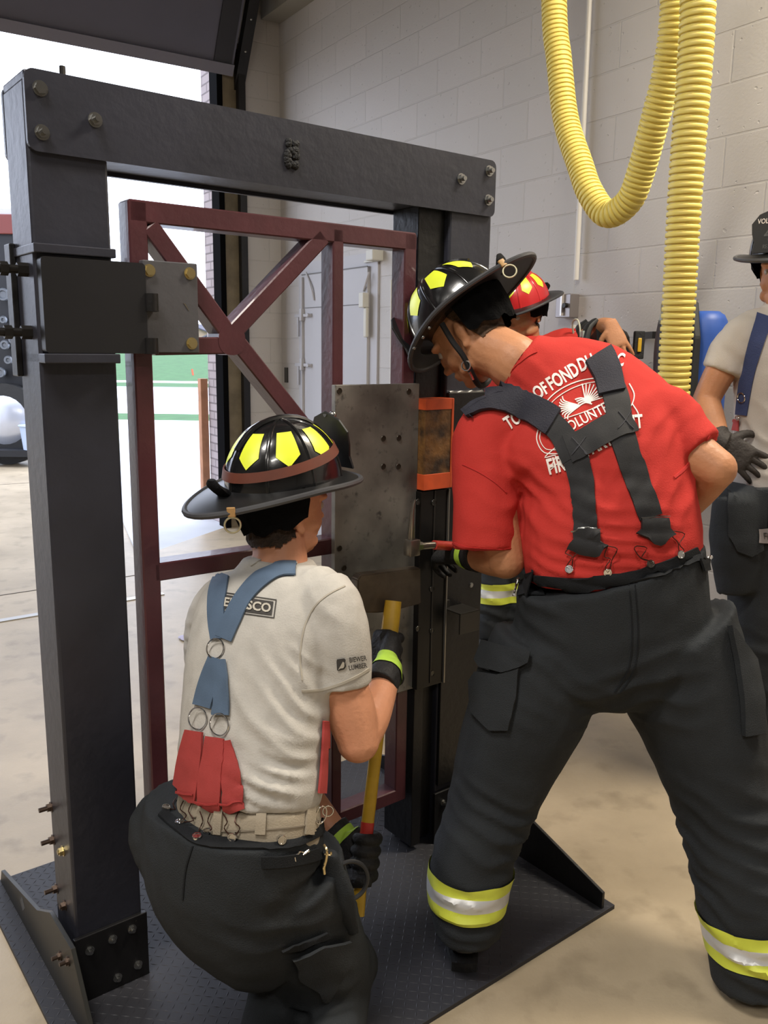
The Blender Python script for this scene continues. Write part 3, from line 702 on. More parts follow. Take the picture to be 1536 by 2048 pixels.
for n_, z_ in ((.03, .125), (-.03, .15)):
    bm = BM(); hexbolt(bm, L(-.029, n_, z_), -pu, .009, .007, .012); obj('bolt', bm, mat('dull_bolt', '5a4b42', .35, .8), go, ang=30)
bm = BM(); gr = [(-.515, .012), (-.515, .06), (-.2, .165), (.1, .175), (.5, .05), (.5, .012)]
prism(bm, gr, -1.243, -1.233, MG, .001); obj('gusset', bm, ds, prop, smooth=False)
# steel striking plate
sp0, sp1 = SP(668, 770, -.002)[0], SP(836, 770, -.002)[0]; pz1 = SP(668, 770, -.002)[1]; pz0 = SP(835, 1372, -.002)[1]
mpl = bpy.data.materials.new('scuffed_steel'); mpl.use_nodes = True; nt = mpl.node_tree; b = nt.nodes['Principled BSDF']
tc = nt.nodes.new('ShaderNodeTexCoord'); mp_ = nt.nodes.new('ShaderNodeMapping'); nt.links.new(tc.outputs['Object'], mp_.inputs[0])
n1 = nt.nodes.new('ShaderNodeTexNoise'); n1.inputs['Scale'].default_value = 5; n1.inputs['Detail'].default_value = 6
n2 = nt.nodes.new('ShaderNodeTexNoise'); n2.inputs['Scale'].default_value = 34; n2.inputs['Detail'].default_value = 6; n2.inputs['Roughness'].default_value = .65
for n in (n1, n2): nt.links.new(mp_.outputs[0], n.inputs[0])
r1 = nt.nodes.new('ShaderNodeValToRGB'); r1.color_ramp.elements[0].color = lin('4f4d49'); r1.color_ramp.elements[1].color = lin('86837c'); r1.color_ramp.elements[0].position = .35; r1.color_ramp.elements[1].position = .62
r2 = nt.nodes.new('ShaderNodeMapRange'); r2.inputs[1].default_value = .58; r2.inputs[2].default_value = .72; r2.inputs[4].default_value = .75
nt.links.new(n1.outputs[0], r1.inputs[0]); nt.links.new(n2.outputs[0], r2.inputs[0])
mx = nt.nodes.new('ShaderNodeMix'); mx.data_type = 'RGBA'; nt.links.new(r2.outputs[0], mx.inputs[0]); nt.links.new(r1.outputs[0], mx.inputs[6]); mx.inputs[7].default_value = lin('2b2927'); nt.links.new(mx.outputs[2], b.inputs['Base Color'])
b.inputs['Roughness'].default_value = .45; b.inputs['Metallic'].default_value = .35
bm = BM(); box(bm, (sp0, -.008, pz0), (sp1, GN - .001, pz1), MP, .0015); plt = obj('striking_plate', bm, mpl, gt, smooth=False, label='scuffed grey steel plate')
for x, y in ((679, 782), (818, 783), (679, 943), (679, 1097), (767, 877), (798, 876), (767, 933), (797, 933), (688, 1136)):
    s_, z_ = SP(x, y, -.009); bm = BM(); cyl(bm, L(s_, -.0075, z_), L(s_, -.0092, z_), .007, 14); torus(bm, L(s_, -.0092, z_), pn, .007, .0012, 14, 5); obj('rivet', bm, mat('old_rivet', '3a342c', .4, .6), plt)
# jamb block, wedge wood and latch channel on the inner side of the right post
jb0, jb1 = SP(838, 900, -.012)[0], SP(893, 900, -.012)[0]
ztop, zbot = SP(865, 797, -.012)[1], SP(865, 975, -.012)[1]
pbox('jamb_core', (.985, .02, .03), (1.077, DP - .01, z0b), ds)
pbox('jamb_cheek', (.985, -.004, .03), (1.02, .03, 1.36), ds)
wdm = mat('rusty_wood', '6b4a26', .45, 0, 0, 22, .4, 40, col2='2c2118')
wb = pbox('wedge_block', (jb0, -.035, zbot), (jb1, .018, ztop), wdm, label='worn brown wood block with orange ends')
org = mat('orange_paint_band', 'c2502a', .35, 0, .2, 30)
pbox('orange_band', (jb0 - .001, -.0365, SP(865, 820, -.035)[1]), (jb1 + .001, .019, ztop + .001), org, wb, .001)
pbox('orange_band', (jb0 - .001, -.0365, zbot - .001), (jb1 + .001, .019, SP(865, 948, -.035)[1]), org, wb, .001)
pbox('orange_band', (jb1 - .006, -.0372, zbot), (jb1 + .0015, -.03, ztop), org, wb, .001)
zc1, zc0 = SP(865, 980, -.02)[1], SP(865, 1368, -.02)[1]
ch = pbox('latch_channel', (jb0 - .004, -.028, zc0), (jb1 - .004, .018, zc1), mat('channel_black', '161514', .35, .4, .2, 8))
pbox('channel_edge', (jb1 - .006, -.034, zc0), (jb1 - .001, -.02, zc1), mat('worn_edge', '8a8780', .3, .8), ch, .001)
pbox('channel_rib', ((jb0 + jb1) / 2 - .006, -.031, zc0 + .01), ((jb0 + jb1) / 2 - .002, -.027, zc1), mat('channel_rib_steel', '34322f', .35, .5), ch, .0008)
for x, y in ((836, 1004), (868, 1005), (864, 1178), (836, 1258), (864, 1262), (865, 1347)):
    s_, z_ = SP(x, y, -.03); bm = BM(); cyl(bm, L(s_, -.027, z_), L(s_, -.0295, z_), .0075, 14); torus(bm, L(s_, -.0295, z_), pn, .0075, .0012, 14, 5); obj('bolt_hole', bm, mat('hole_steel', '4a4a48', .25, .9), ch)
pz = SP(920, 785, -.012)[1]
ov = pbox('post_overlay', (1.08, -.012, .2), (1.232, -.0005, pz), ds)
bm = BM(); tube(bm, [L(1.085 + .014 * i, -.008, pz + .002 * math.sin(i * 2.3)) for i in range(10)], .004, 6, 2); obj('weld_bead', bm, M_['bolt'], ov)
for x, y in ((905, 1125), (942, 1170)):
    s_, z_ = SP(x, y, -.012); bm = BM(); hexbolt(bm, L(s_, -.012, z_), -pn, .006, .004); obj('bolt', bm, M_['bolt'], ov, ang=30)
# small box bracket on post
s0, z1_ = SP(904, 1222, -.05); s1_, z0_ = SP(962, 1275, -.09)
bm = BM(); box(bm, (s0, -.085, z1_ - .004), (s0 + .075, -.012, z1_), MP, .001); box(bm, (s0, -.085, z1_ - .062), (s0 + .075, -.080, z1_), MP, .001)
box(bm, (s0 + .0, -.018, z1_ - .002), (s0 + .02, -.012, z1_ + .022), MP, .001)
obj('ledge_bracket', bm, mat('ledge_steel', '3a3835', .35, .6), prop, smooth=False)

# ================================================================== YELLOW EXHAUST HOSES
def hose(name, pts, r, pitch, label, n_seg=26):
    P = [V(p) for p in pts]; N = 600; pl_ = [crom(P, i / N * (len(P) - 1)) for i in range(N + 1)]
    cum = [0]
    for i in range(N): cum.append(cum[-1] + (pl_[i + 1] - pl_[i]).length)
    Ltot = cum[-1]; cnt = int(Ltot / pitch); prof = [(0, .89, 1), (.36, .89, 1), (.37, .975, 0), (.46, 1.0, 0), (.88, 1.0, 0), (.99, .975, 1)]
    bm = BM(); prev = None; up = V((.2, -1, .1)); idx = 0
    for k in range(cnt):
        for f, rr, mi in prof:
            d = (k + f) * pitch
            while idx < N - 1 and cum[idx + 1] < d: idx += 1
            t = (d - cum[idx]) / max(cum[idx + 1] - cum[idx], 1e-6); c = pl_[idx].lerp(pl_[idx + 1], t)
            tg = (pl_[min(idx + 4, N)] - pl_[max(idx - 4, 0)]).normalized()
            _, s_, u_ = frame_of(tg, up)
            ring = [bm.verts.new(c + (s_ * math.cos(2 * math.pi * j / n_seg) + u_ * math.sin(2 * math.pi * j / n_seg)) * r * rr) for j in range(n_seg)]
            if prev:
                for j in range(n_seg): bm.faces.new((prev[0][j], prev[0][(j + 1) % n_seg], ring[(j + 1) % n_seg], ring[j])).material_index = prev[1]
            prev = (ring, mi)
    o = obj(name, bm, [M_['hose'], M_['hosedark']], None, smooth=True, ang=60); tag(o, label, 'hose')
hp_ = [PY(1108, -420, 3.75), PY(1108, 0, 3.7), PY(1118, 120, 3.66), PY(1132, 240, 3.6), PY(1160, 330, 3.5), PY(1180, 385, 3.43), PY(1215, 428, 3.36), PY(1258, 402, 3.28), PY(1283, 340, 3.22), PY(1310, 240, 3.14), PY(1335, 140, 3.08), PY(1352, 0, 3.02), PY(1362, -420, 2.96)]
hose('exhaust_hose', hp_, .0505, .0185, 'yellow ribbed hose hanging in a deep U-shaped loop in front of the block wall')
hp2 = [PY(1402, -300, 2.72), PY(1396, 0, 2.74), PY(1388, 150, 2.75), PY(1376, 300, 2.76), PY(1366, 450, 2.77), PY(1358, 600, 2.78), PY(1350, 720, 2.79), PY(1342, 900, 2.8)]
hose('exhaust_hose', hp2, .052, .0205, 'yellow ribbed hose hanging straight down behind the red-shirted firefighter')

# ================================================================== PEOPLE: builders
def basis(F, U):
    F = V(F).normalized(); U = V(U); U = (U - F * U.dot(F)).normalized(); R_ = F.cross(U)     # R_: the person's right
    return F, U, R_
def mtx(c, F, U, R_):       # local x forward, y left, z up
    m_ = Matrix((F, -R_, U)).transposed().to_4x4(); m_.translation = V(c); return m_
def head(bm, c, F, U, R_, k=1.0):
    M3 = Matrix((F, -R_, U)).transposed()
    def e(x, y, z, a, b, d): ell(bm, V(c) + M3 @ (V((x, y, z)) * k), V((a, b, d)) * k, M3, 18, 12)
    e(-.01, 0, .03, .098, .078, .095); e(.028, 0, -.01, .068, .062, .085); e(.04, 0, -.075, .048, .048, .04); e(.07, 0, -.092, .022, .024, .018)
    for sg in (-1, 1):
        e(.045, sg * .036, -.03, .035, .026, .03); e(.073, sg * .03, .028, .022, .026, .01)
        e(.02, sg * .05, -.07, .045, .018, .022)
        e(-.012, sg * .077, -.008, .014, .007, .031); e(-.018, sg * .083, .002, .014, .006, .024); e(-.004, sg * .078, -.034, .009, .006, .010)
    e(.096, 0, -.01, .011, .010, .024); e(.104, 0, -.026, .014, .013, .011); e(.096, .011, -.03, .008, .007, .007); e(.096, -.011, -.03, .008, .007, .007)
    e(.088, 0, -.055, .012, .024, .006); e(.087, 0, -.066, .012, .021, .006)
def eyes(par, c, F, U, R_, k=1.0):
    M3 = Matrix((F, -R_, U)).transposed()
    for sg in (-1, 1):
        bm = BM(); ell(bm, V(c) + M3 @ (V((.0765, sg * .031, .006)) * k), .0115 * k); ell(bm, V(c) + M3 @ (V((.0852, sg * .031, .006)) * k), .0045 * k, mi=1)
        obj('eye', bm, [mat('eye_white', 'a59d94', .4), mat('iris', '2a1d14', .3)], par)
def hand(bm, wrist, d, pn_, side, k=1.0, curl=(.5, .6, .4), thumb_out=.6, spread=.06, palm=True):
    """wrist -> knuckles along d, pn_ points out of the palm, side points towards the thumb"""
    d = V(d).normalized(); pn_ = V(pn_); pn_ = (pn_ - d * pn_.dot(d)).normalized(); sd = V(side); sd = (sd - d * sd.dot(d) - pn_ * sd.dot(pn_)).normalized()
    w_ = V(wrist)
    if palm: loft(bm, [(w_ - d * .02 * k, .026 * k, .019 * k, sd), (w_ + d * .02 * k, .034 * k, .017 * k, sd), (w_ + d * .06 * k, .041 * k, .015 * k, sd), (w_ + d * .09 * k, .040 * k, .013 * k, sd), (w_ + d * .098 * k, .03 * k, .008 * k, sd)], 16, 3, 2.6)
    lens = ((.030, .040, .024, .018), (.010, .045, .028, .020), (-.011, .041, .026, .019), (-.031, .032, .020, .017))
    out = []
    for i, (off, a, b, c_) in enumerate(lens):
        p = w_ + d * (.088 - abs(i - 1) * .004) * k + sd * off * k; dir_ = (d + sd * spread * (1.3 - i)).normalized(); pts = [p - d * .02 * k]; ang = 0; pts.append(p)
        for seg_, cu in zip((a, b, c_), curl):
            ang += cu; q = dir_ * math.cos(ang) + pn_ * math.sin(ang); p = p + q * seg_ * k; pts.append(p)
        tube(bm, pts, [.0095 * k, .0098 * k, .0088 * k, .008 * k, .0066 * k], 10, 3); ell(bm, pts[-1], .0068 * k, seg=8, rings=6); out.append(pts)
    t0 = w_ + d * .025 * k + sd * .026 * k; t1 = t0 + (sd * .8 + d * .5 + pn_ * .35) * .036 * k; t2 = t1 + (sd * thumb_out * .6 + d * .8 + pn_ * .45).normalized() * .032 * k; t3 = t2 + (d * .8 + pn_ * .5 - sd * .1).normalized() * .024 * k
    tube(bm, [t0, t1, t2, t3], [.015 * k, .0125 * k, .0105 * k, .0085 * k], 10, 3); ell(bm, t3, .0088 * k, seg=8, rings=6)
    return out
def folds(amp, items, base=0.002, sc=14, seed=0):
    """soft cloth folds: items = (centre, radius, fold direction, wavelength, strength)"""
    def f(p, n):
        v = base * nz(p, sc, seed) + base * .8 * nz(p, sc * 2.1, seed + 5)
        for c, r, d, wl, st in items:
            q = (p - c).length / r
            if q < 1:
                ph = p.dot(d) / wl * 2 * math.pi + 5.5 * nz(p, 4.5, seed) + 2.5 * nz(p, 11, seed + 3)
                v += amp * st * (1 - q * q) ** 2 * ((1 - abs(math.sin(ph * .5))) * 1.3 - .6 + math.sin(ph * .37 + 1.3) * .35) * (.65 + .9 * nz(p, 6, seed + 9))
        return v
    return f
def build_helmet(par, M, col='black', band=False, text=None, goggles=False, ring_side=-1, flap0=62, flapd=1.0):
    T = lambda x, y, z: M @ V((x, y, z))
    shellm = M_['helmet'] if col == 'black' else mat('helmet_red', 'c0262a', .3, coat=.4)
    A, B_, Hh = .138, .112, .138
    bm = BM(); N = 40; rings = 12; prev = None
    for i in range(rings + 1):
        ph = i / rings * math.pi / 2; r_ = math.cos(ph) ** .9 if i < rings else 0; z = math.sin(ph) * Hh
        if i == rings: top = bm.verts.new(T(0, 0, z)); 
        else:
            ring = []
            for j in range(N):
                an = 2 * math.pi * j / N; rib = 1 + .012 * max(0, math.cos(an * 8) - .55) / .45
                ring.append(bm.verts.new(T(A * r_ * rib * math.cos(an), B_ * r_ * rib * math.sin(an), z)))
            if prev:
                for j in range(N): bm.faces.new((prev[j], prev[(j + 1) % N], ring[(j + 1) % N], ring[j]))
            else: bm.faces.new(ring[::-1])
            prev = ring
    for j in range(N): bm.faces.new((prev[j], prev[(j + 1) % N], top))
    h = obj('helmet', bm, shellm, par, ang=70)
    def dome(an, ph, k=1.0):
        r_ = math.cos(ph) ** .9; return T(A * r_ * k * math.cos(an), B_ * r_ * k * math.sin(an), math.sin(ph) * Hh * k)
    bm = BM()
    for i in range(8):
        an = math.radians(45 * i); loft(bm, [(dome(an, p_), .0045, .0035, (M.to_3x3() @ V((-math.sin(an), math.cos(an), 0)))) for p_ in [.0 + .19 * q for q in range(9)]], 8, 2)
    loft(bm, [(dome(0 if q >= 0 else math.pi, math.pi / 2 - abs(q), 1.02), .009, .007, (M.to_3x3() @ V((0, 1, 0)))) for q in [-.9, -.6, -.3, 0.0001, .3, .6, .9, 1.2]], 8, 2)
    obj('ridges', bm, shellm, h)
    # reflective trapezoids
    for i in range(8):
        an = math.radians(22.5 + 45 * i); bm = BM()
        pts = [(-.15, 1.02), (.15, 1.02), (.27, .56), (0, .38), (-.27, .56)]
        G = 6; grid = []
        for a_ in range(G + 1):
            row = []
            for b_ in range(G + 1):
                u_ = a_ / G; v_ = b_ / G
                top_ = V(pts[0]).lerp(V(pts[1]), u_); lo = V(pts[4]).lerp(V(pts[3]), u_ * 2) if u_ < .5 else V(pts[3]).lerp(V(pts[2]), u_ * 2 - 1)
                q = top_.lerp(lo, v_); row.append(bm.verts.new(dome(an + q[0] / max(.35, math.cos(q[1])) * .72, q[1], 1.012)))
            grid.append(row)
        for a_ in range(G):
            for b_ in range(G): bm.faces.new((grid[a_][b_], grid[a_ + 1][b_], grid[a_ + 1][b_ + 1], grid[a_][b_ + 1]))
        obj('reflective_patch', bm, M_['limepatch'], h)
    # brim
    def out_r(an):
        c_ = math.cos(an); rx = .178 if c_ > 0 else .178 + .062 * (-c_) ** 1.5; return V((rx * c_ * (1.0), .153 * math.sin(an), 0))
    bm = BM(); N = 56; rows = []
    for j in range(N):
        an = 2 * math.pi * j / N; o_ = out_r(an); i_ = V((A * .99 * math.cos(an), B_ * .99 * math.sin(an), .004)); row = []
        dz = -.012 - .014 * max(0, -math.cos(an)) ** 2 - .006 * max(0, math.cos(an)) + .012 * math.sin(an) ** 2
        for t in (0, .35, .7, 1.0): p = i_.lerp(o_, t); p.z = .004 + dz * t ** 1.4; row.append(p)
        rows.append([bm.verts.new(M @ p) for p in row] + [bm.verts.new(M @ (p - V((0, 0, .006)))) for p in row[::-1]])
    for j in range(N):
        a_, b_ = rows[j], rows[(j + 1) % N]
        for q in range(8): bm.faces.new((a_[q], b_[q], b_[(q + 1) % 8], a_[(q + 1) % 8]))
    br = obj('brim', bm, M_['brimm'], h, ang=60)
    bm = BM(); rim = []
    for j in range(N):
        an = 2 * math.pi * j / N; o_ = out_r(an); dz = -.012 - .014 * max(0, -math.cos(an)) ** 2 - .006 * max(0, math.cos(an)) + .012 * math.sin(an) ** 2
        rim.append(M @ V((o_.x, o_.y, .001 + dz)))
    prev = []
    for j in range(N):
        tg = rim[(j + 1) % N] - rim[j - 1]; _, s_, u_ = frame_of(tg, M.to_3x3() @ V((0, 0, 1))); prev.append([bm.verts.new(rim[j] + (s_ * math.cos(q * math.pi / 4) + u_ * math.sin(q * math.pi / 4)) * .0068) for q in range(8)])
    for j in range(N):
        for q in range(8): bm.faces.new((prev[j][q], prev[j][(q + 1) % 8], prev[(j + 1) % N][(q + 1) % 8], prev[(j + 1) % N][q]))
    obj('brim_edge', bm, mat('brim_rubber', '38383b', .5), h)
    # front shield
    bm = BM(); out = [(-.055, 0), (.055, 0), (.05, .03), (.062, .06), (.066, .09), (.045, .118), (0, .135), (-.045, .118), (-.066, .09), (-.062, .06), (-.05, .03)]
    Ms = M @ Matrix.Translation((.155, 0, .006)) @ Matrix.Rotation(math.radians(-12), 4, 'Y') @ Matrix.Rotation(math.radians(90), 4, 'Z')
    prism(bm, out, -.002, .003, Ms, .0008); sh = obj('front_shield', bm, mat('shield_leather', '1c1c1e', .45), h, smooth=False)
    bm = BM(); cyl(bm, T(.125, 0, .13), T(.15, 0, .125), .006, 8); ell(bm, T(.148, 0, .126), .009); obj('shield_holder', bm, M_['bolt'], h)
    if text:
        for s_, hh, zz, cm in text:
            Mt = Ms @ Matrix.Translation((0, -.0035, zz)) @ Matrix.Rotation(math.radians(90), 4, 'X')
            bm = BM(); flat_text(bm, s_, Mt, hh, .8); obj('shield_lettering', bm, cm, sh, smooth=False)
    # tail ring
    tp_ = M @ V((-.215, -.078, -.02)) if True else None
    bm = BM(); q = M @ V((-.192, .085 * ring_side, -.012)); R3 = M.to_3x3(); tg = R3 @ V((-.6, -.8 * ring_side, 0))
    loft(bm, [(q + R3 @ V((0, 0, .006)), .009, .004, tg), (q - R3 @ V((0, 0, .012)), .009, .004, tg)], 12, 2, 3); dr_ = obj('tan_loop', bm, M_['tanloop'], h)
    bm = BM(); torus(bm, q - R3 @ V((0, 0, .030)), R3 @ V((.5, -.9 * ring_side, 0)), .016, .0022, 24, 6); obj('ring', bm, mat('ring_metal', 'c9c2a4', .3, .8), dr_)
    # ear flap cloth
    bm = BM(); rr = []
    for a0, a1, zz in ((A * .97, B_ * .98, .0), (A * .93, B_ * .97, -.035), (A * .86, B_ * .92, -.065), (A * .80, B_ * .86, -.088)):
        row = []
        for j in range(29):
            an = math.radians(flap0) + math.radians(360 - 2 * flap0) * j / 28; rk = 1 + .03 * math.sin(j * 1.9 + zz * 60)
            row.append(T(a0 * rk * math.cos(an), a1 * rk * math.sin(an), zz * flapd * (.74 - .36 * math.cos(an)) - .006 * math.sin(j * 1.1)))
        rr.append(row)
    g = [[bm.verts.new(p) for p in row] for row in rr]
    for i in range(3):
        for j in range(28): bm.faces.new((g[i][j], g[i][j + 1], g[i + 1][j + 1], g[i + 1][j]))
    bmesh.ops.solidify(bm, geom=list(bm.faces), thickness=.006)
    obj('ear_flap', bm, M_['clothblack'], h)
    bm = BM(); loft(bm, [(T(-.15, 0, .0), .018, .012, R3 @ V((0, 1, 0))), (T(-.175, 0, .022), .03, .008, R3 @ V((0, 1, 0))), (T(-.18, 0, .038), .012, .006, R3 @ V((0, 1, 0)))], 12, 3); obj('ratchet', bm, M_['clothblack'], h)
    if band:
        bm = BM(); pr_ = []
        for j in range(40):
            an = 2 * math.pi * j / 40; row = []
            tz = .042 + .016 * math.cos(an) * -1 * -1 - .002
            for zz in (tz, tz + .02):
                ph = math.asin(min(zz / Hh, 1)); row.append(dome(an, ph, 1.02))
            row += [p + (p - T(0, 0, .03)).normalized() * .003 for p in row[::-1]]
            pr_.append([bm.verts.new(p) for p in row])
        for j in range(40):
            for q in range(4): bm.faces.new((pr_[j][q], pr_[(j + 1) % 40][q], pr_[(j + 1) % 40][(q + 1) % 4], pr_[j][(q + 1) % 4]))
        obj('rubber_band', bm, M_['brownband'], h, label='brown rubber band')
    if goggles:
        for q in ((.10, .128, -.012), (.06, .14, -.014), (.03, .146, -.012)):
            bm = BM(); ell(bm, T(*q), .005, seg=8, rings=6); obj('rivet', bm, M_['bolt'], br)
    return h
def button(par, x, y, surf, r=.0088, name='button'):
    p, n = surf.hit(x, y, 0); bm = BM(); p = p + n * .006; cyl(bm, p - n * .006, p + n * .004, r, 20); torus(bm, p + n * .004, n, r * .85, .0016, 20, 6); obj(name, bm, M_['chrome'], par)
def wire(par, pts, surf, name='hook', r=.0012, off=.004, mt=None, nc=3):
    bm = BM(); tube(bm, [surf.hit(x, y, off)[0] for x, y in pts], r, 6, nc); obj(name, bm, mt or mat('hook_wire', '4a2f28', .4, .7), par)
def strap(par, name, pts, wd_, surf, mt, off=.003, thick=.003, n=26, label=None):
    bm = BM(); ribbon(bm, pts, wd_, surf, off, thick, n); return obj(name, bm, mt, par, ang=50, label=label)
def pocket(par, poly, surf, name='pocket', off=.002, thick=.006, mt=None, step=14):
    bm = BM(); patch(bm, poly, surf, off, thick, step); return obj(name, bm, mt or M_['bunker'], par, ang=50)
def buckle(par, x, y, surf, ang=0, k=1.0):
    p, n = surf.hit(x, y, .006); up = -dn; rx = (rt * math.cos(ang) + up * math.sin(ang)); rx = (rx - n * rx.dot(n)).normalized(); ry = n.cross(rx)
    bm = BM(); torus(bm, p, n, .011 * k, .0022 * k, 16, 6, 1.2, rx); cyl(bm, p + rx * .008 * k, p + rx * .026 * k, .0035 * k, 8); ell(bm, p + rx * .026 * k, .0045 * k, seg=8, rings=6); cyl(bm, p - rx * .014 * k - ry * .01 * k, p - rx * .014 * k + ry * .01 * k, .0026 * k, 8)
    obj('snap_hook', bm, M_['chrome'], par)

# ================================================================== PERSON IN RED T-SHIRT (right, bending)
YR = 2.0
R = empty('person', PZ(1200, 1960, 0)); tag(R, 'person in red T-shirt and black crossed suspenders bending towards the lock, seen from behind', 'person')
def r_(x, y, Y, a, b=None, sd=(1, .12, .12)): return (PY(x, y, Y), a, b if b else a, V(sd))
Fh, Uh, Rh = basis((-.62, .35, -.70), (-.60, .35, .72))
hc = PY(938, 672, 2.24)
# body
bm = BM(); head(bm, hc, Fh, Uh, Rh)
nb = PY(1058, 745, 2.12)
loft(bm, [(nb.lerp(hc, -.1) + V((0, .02, -.02)), .06, .06, (0, 1, 0)), (nb.lerp(hc, .2), .066, .07, (0, 1, 0)), (hc.lerp(nb, .6) + V((0, 0, .004)), .064, .066, (0, 1, 0)), (hc.lerp(nb, .25), .066, .068, (0, 1, 0)), (hc - Fh * .03 - Uh * .0, .070, .066, (0, 1, 0))], 18, 4); 0
loft(bm, [r_(1216, 1150, 1.98, .17, .11), r_(1205, 1000, 2.03, .16, .11), r_(1150, 870, 2.10, .15, .07), r_(1090, 800, 2.13, .07, .05)], 20, 4)
loft(bm, [r_(1216, 1140, 1.98, .15, .1), r_(1216, 1260, 1.98, .15, .12), r_(1216, 1330, 1.98, .08, .08)], 18, 3)
sL, eL, wL = PY(985, 900, 2.10), PY(1012, 1120, 2.02), PY(925, 1108, 2.19)
loft(bm, [(sL, .062, .062), (PY(990, 1010, 2.05), .053, .055), (eL, .046, .048)], 16, 4); loft(bm, [(eL, .044, .046), (eL.lerp(wL, .35), .046, .044), (wL, .030, .028)], 16, 4); ell(bm, eL, .047)
sR, eR, wR = PY(1335, 880, 2.06), PY(1432, 938, 1.98), PY(1330, 1060, 2.24)
loft(bm, [(sR, .068, .066), (sR.lerp(eR, .5), .058, .06), (eR, .047, .049)], 16, 4); ell(bm, eR, .048); loft(bm, [(eR, .046, .047), (eR.lerp(wR, .4), .044, .044), (wR, .03, .027)], 16, 4)
hipL, kneeL, ankL = PY(1120, 1290, 1.98), PY(978, 1600, 1.93), PY(935, 1890, 1.83)
hipR, kneeR, ankR = PY(1320, 1290, 1.98), PY(1445, 1610, 1.88), PY(1512, 1960, 1.77)
for a_, b_, c_ in ((hipL, kneeL, ankL), (hipR, kneeR, ankR)):
    loft(bm, [(a_, .085, .09), (a_.lerp(b_, .5), .075, .08), (b_, .055, .058), (b_.lerp(c_, .35), .055, .06), (c_, .038, .04)], 16, 4)
hand(bm, wR, (wR - eR), (-.2, .9, -.2), (0, 0, 1), 1.0, (.4, .5, .4))
bodyR = grow(bm, .0045, 2); obj('body', bodyR, M_['skin2'], R, ang=180)
eyes(R, hc, Fh, Uh, Rh)
bm = shell(bodyR, [(hc + Uh * .0 - Fh * .028, (-Fh + Uh * .35))], .003, lambda p: (p - (hc + Uh * .03 - Fh * .01)).length < .115 and abs((p - hc).dot(Rh)) < .079); obj('hair', bm, mat('short_hair', '5a4433', .85, 0, .4, 80, .5, 200), R)
# shirt
bm = BM(); e_ = []
torso = [r_(1219, 1168, 1.985, .200, .146), r_(1222, 1120, 1.99, .212, .156), r_(1222, 1050, 2.005, .212, .155), r_(1216, 980, 2.03, .205, .15), r_(1200, 905, 2.06, .22, .145), r_(1170, 850, 2.085, .232, .122), r_(1138, 800, 2.11, .20, .095), r_(1100, 765, 2.13, .15, .084), r_(1068, 745, 2.14, .10, .082), r_(1040, 728, 2.15, .082, .078)]
loft(bm, torso, 28, 4, 2.25)
loft(bm, [r_(1110, 800, 2.12, .08, .07), r_(1010, 850, 2.11, .092, .085), r_(975, 890, 2.10, .088, .085), r_(970, 990, 2.06, .080, .082), r_(969, 1099, 2.03, .079, .08)], 22, 4)   # left sleeve hangs
loft(bm, [r_(1240, 822, 2.09, .085, .08, (.5, .1, .8)), r_(1320, 845, 2.075, .095, .092, (.5, .1, .8)), r_(1355, 880, 2.05, .086, .084, (-.4, .1, .8)), r_(1392, 912, 2.02, .078, .078, (-.4, .1, .8))], 22, 4)   # right sleeve
amp = .0075
items = [(PY(1045, 1000, 1.98), .17, V((.5, 0, .86)), .05, 1.0), (PY(1330, 950, 1.95), .2, V((.9, 0, -.35)), .045, 1.0), (PY(1200, 1110, 1.85), .28, V((.1, 0, 1)), .035, .75),
         (PY(1190, 960, 1.9), .15, V((.8, 0, .5)), .05, .55), (PY(960, 1000, 1.95), .13, V((.2, 0, .97)), .08, .35), (PY(1040, 760, 2.05), .12, V((.6, 0, .8)), .03, .35), (PY(1330, 820, 2.0), .14, V((.7, 0, -.7)), .05, .4)]
shR = grow(bm, .0075, 3, folds(amp, items, .0022, 12, 3)); obj('t_shirt', shR, M_['redshirt'], R, ang=180)
sfR = Surf(shR)
# hems
for nm_, poly, wd_ in (('sleeve_hem', [(906, 1086), (935, 1096), (970, 1099), (1005, 1100), (1034, 1096)], 5), ('sleeve_hem', [(1421, 872), (1404, 895), (1384, 920), (1362, 944), (1348, 955)], 5), ('seam', [(925, 928), (960, 945), (990, 965), (1012, 985)], 2.2)):
    strap(R, nm_, poly, wd_, sfR, mat('red_seam', 'b82825', .85), .0005, .0018, 14)
strap(R, 'collar', [(985, 785), (1003, 757), (1030, 728), (1055, 708), (1072, 700)], 11, sfR, M_['redshirt'], .001, .002, 14)
# trousers
bm = BM()
loft(bm, [r_(1217, 1132, 1.985, .219, .166), r_(1219, 1190, 1.985, .224, .170), r_(1222, 1270, 1.98, .238, .175), r_(1225, 1340, 1.975, .235, .17), r_(1228, 1398, 1.97, .095, .11)], 28, 4, 2.3)
loft(bm, [r_(1110, 1290, 1.98, .155, .155), r_(1052, 1420, 1.965, .142, .15), r_(1008, 1530, 1.945, .122, .13), r_(978, 1620, 1.92, .103, .118), r_(950, 1700, 1.885, .100, .112), r_(935, 1780, 1.86, .096, .105), r_(936, 1835, 1.845, .088, .098), r_(938, 1862, 1.84, .080, .09)], 24, 4, 2.1)
loft(bm, [r_(1330, 1280, 1.98, .17, .155), r_(1392, 1420, 1.955, .152, .15), r_(1425, 1530, 1.92, .128, .135), r_(1455, 1630, 1.885, .118, .122), r_(1480, 1740, 1.84, .114, .115), r_(1497, 1850, 1.80, .103, .108), r_(1504, 1920, 1.78, .098, .105), r_(1508, 1965, 1.77, .092, .10)], 24, 4, 2.1)
for v in bm.verts: v.co.z += max(0, min(1, (v.co.z - .80) / .15)) * (v.co.x - PY(1217, 1150, 1.98).x) * .20
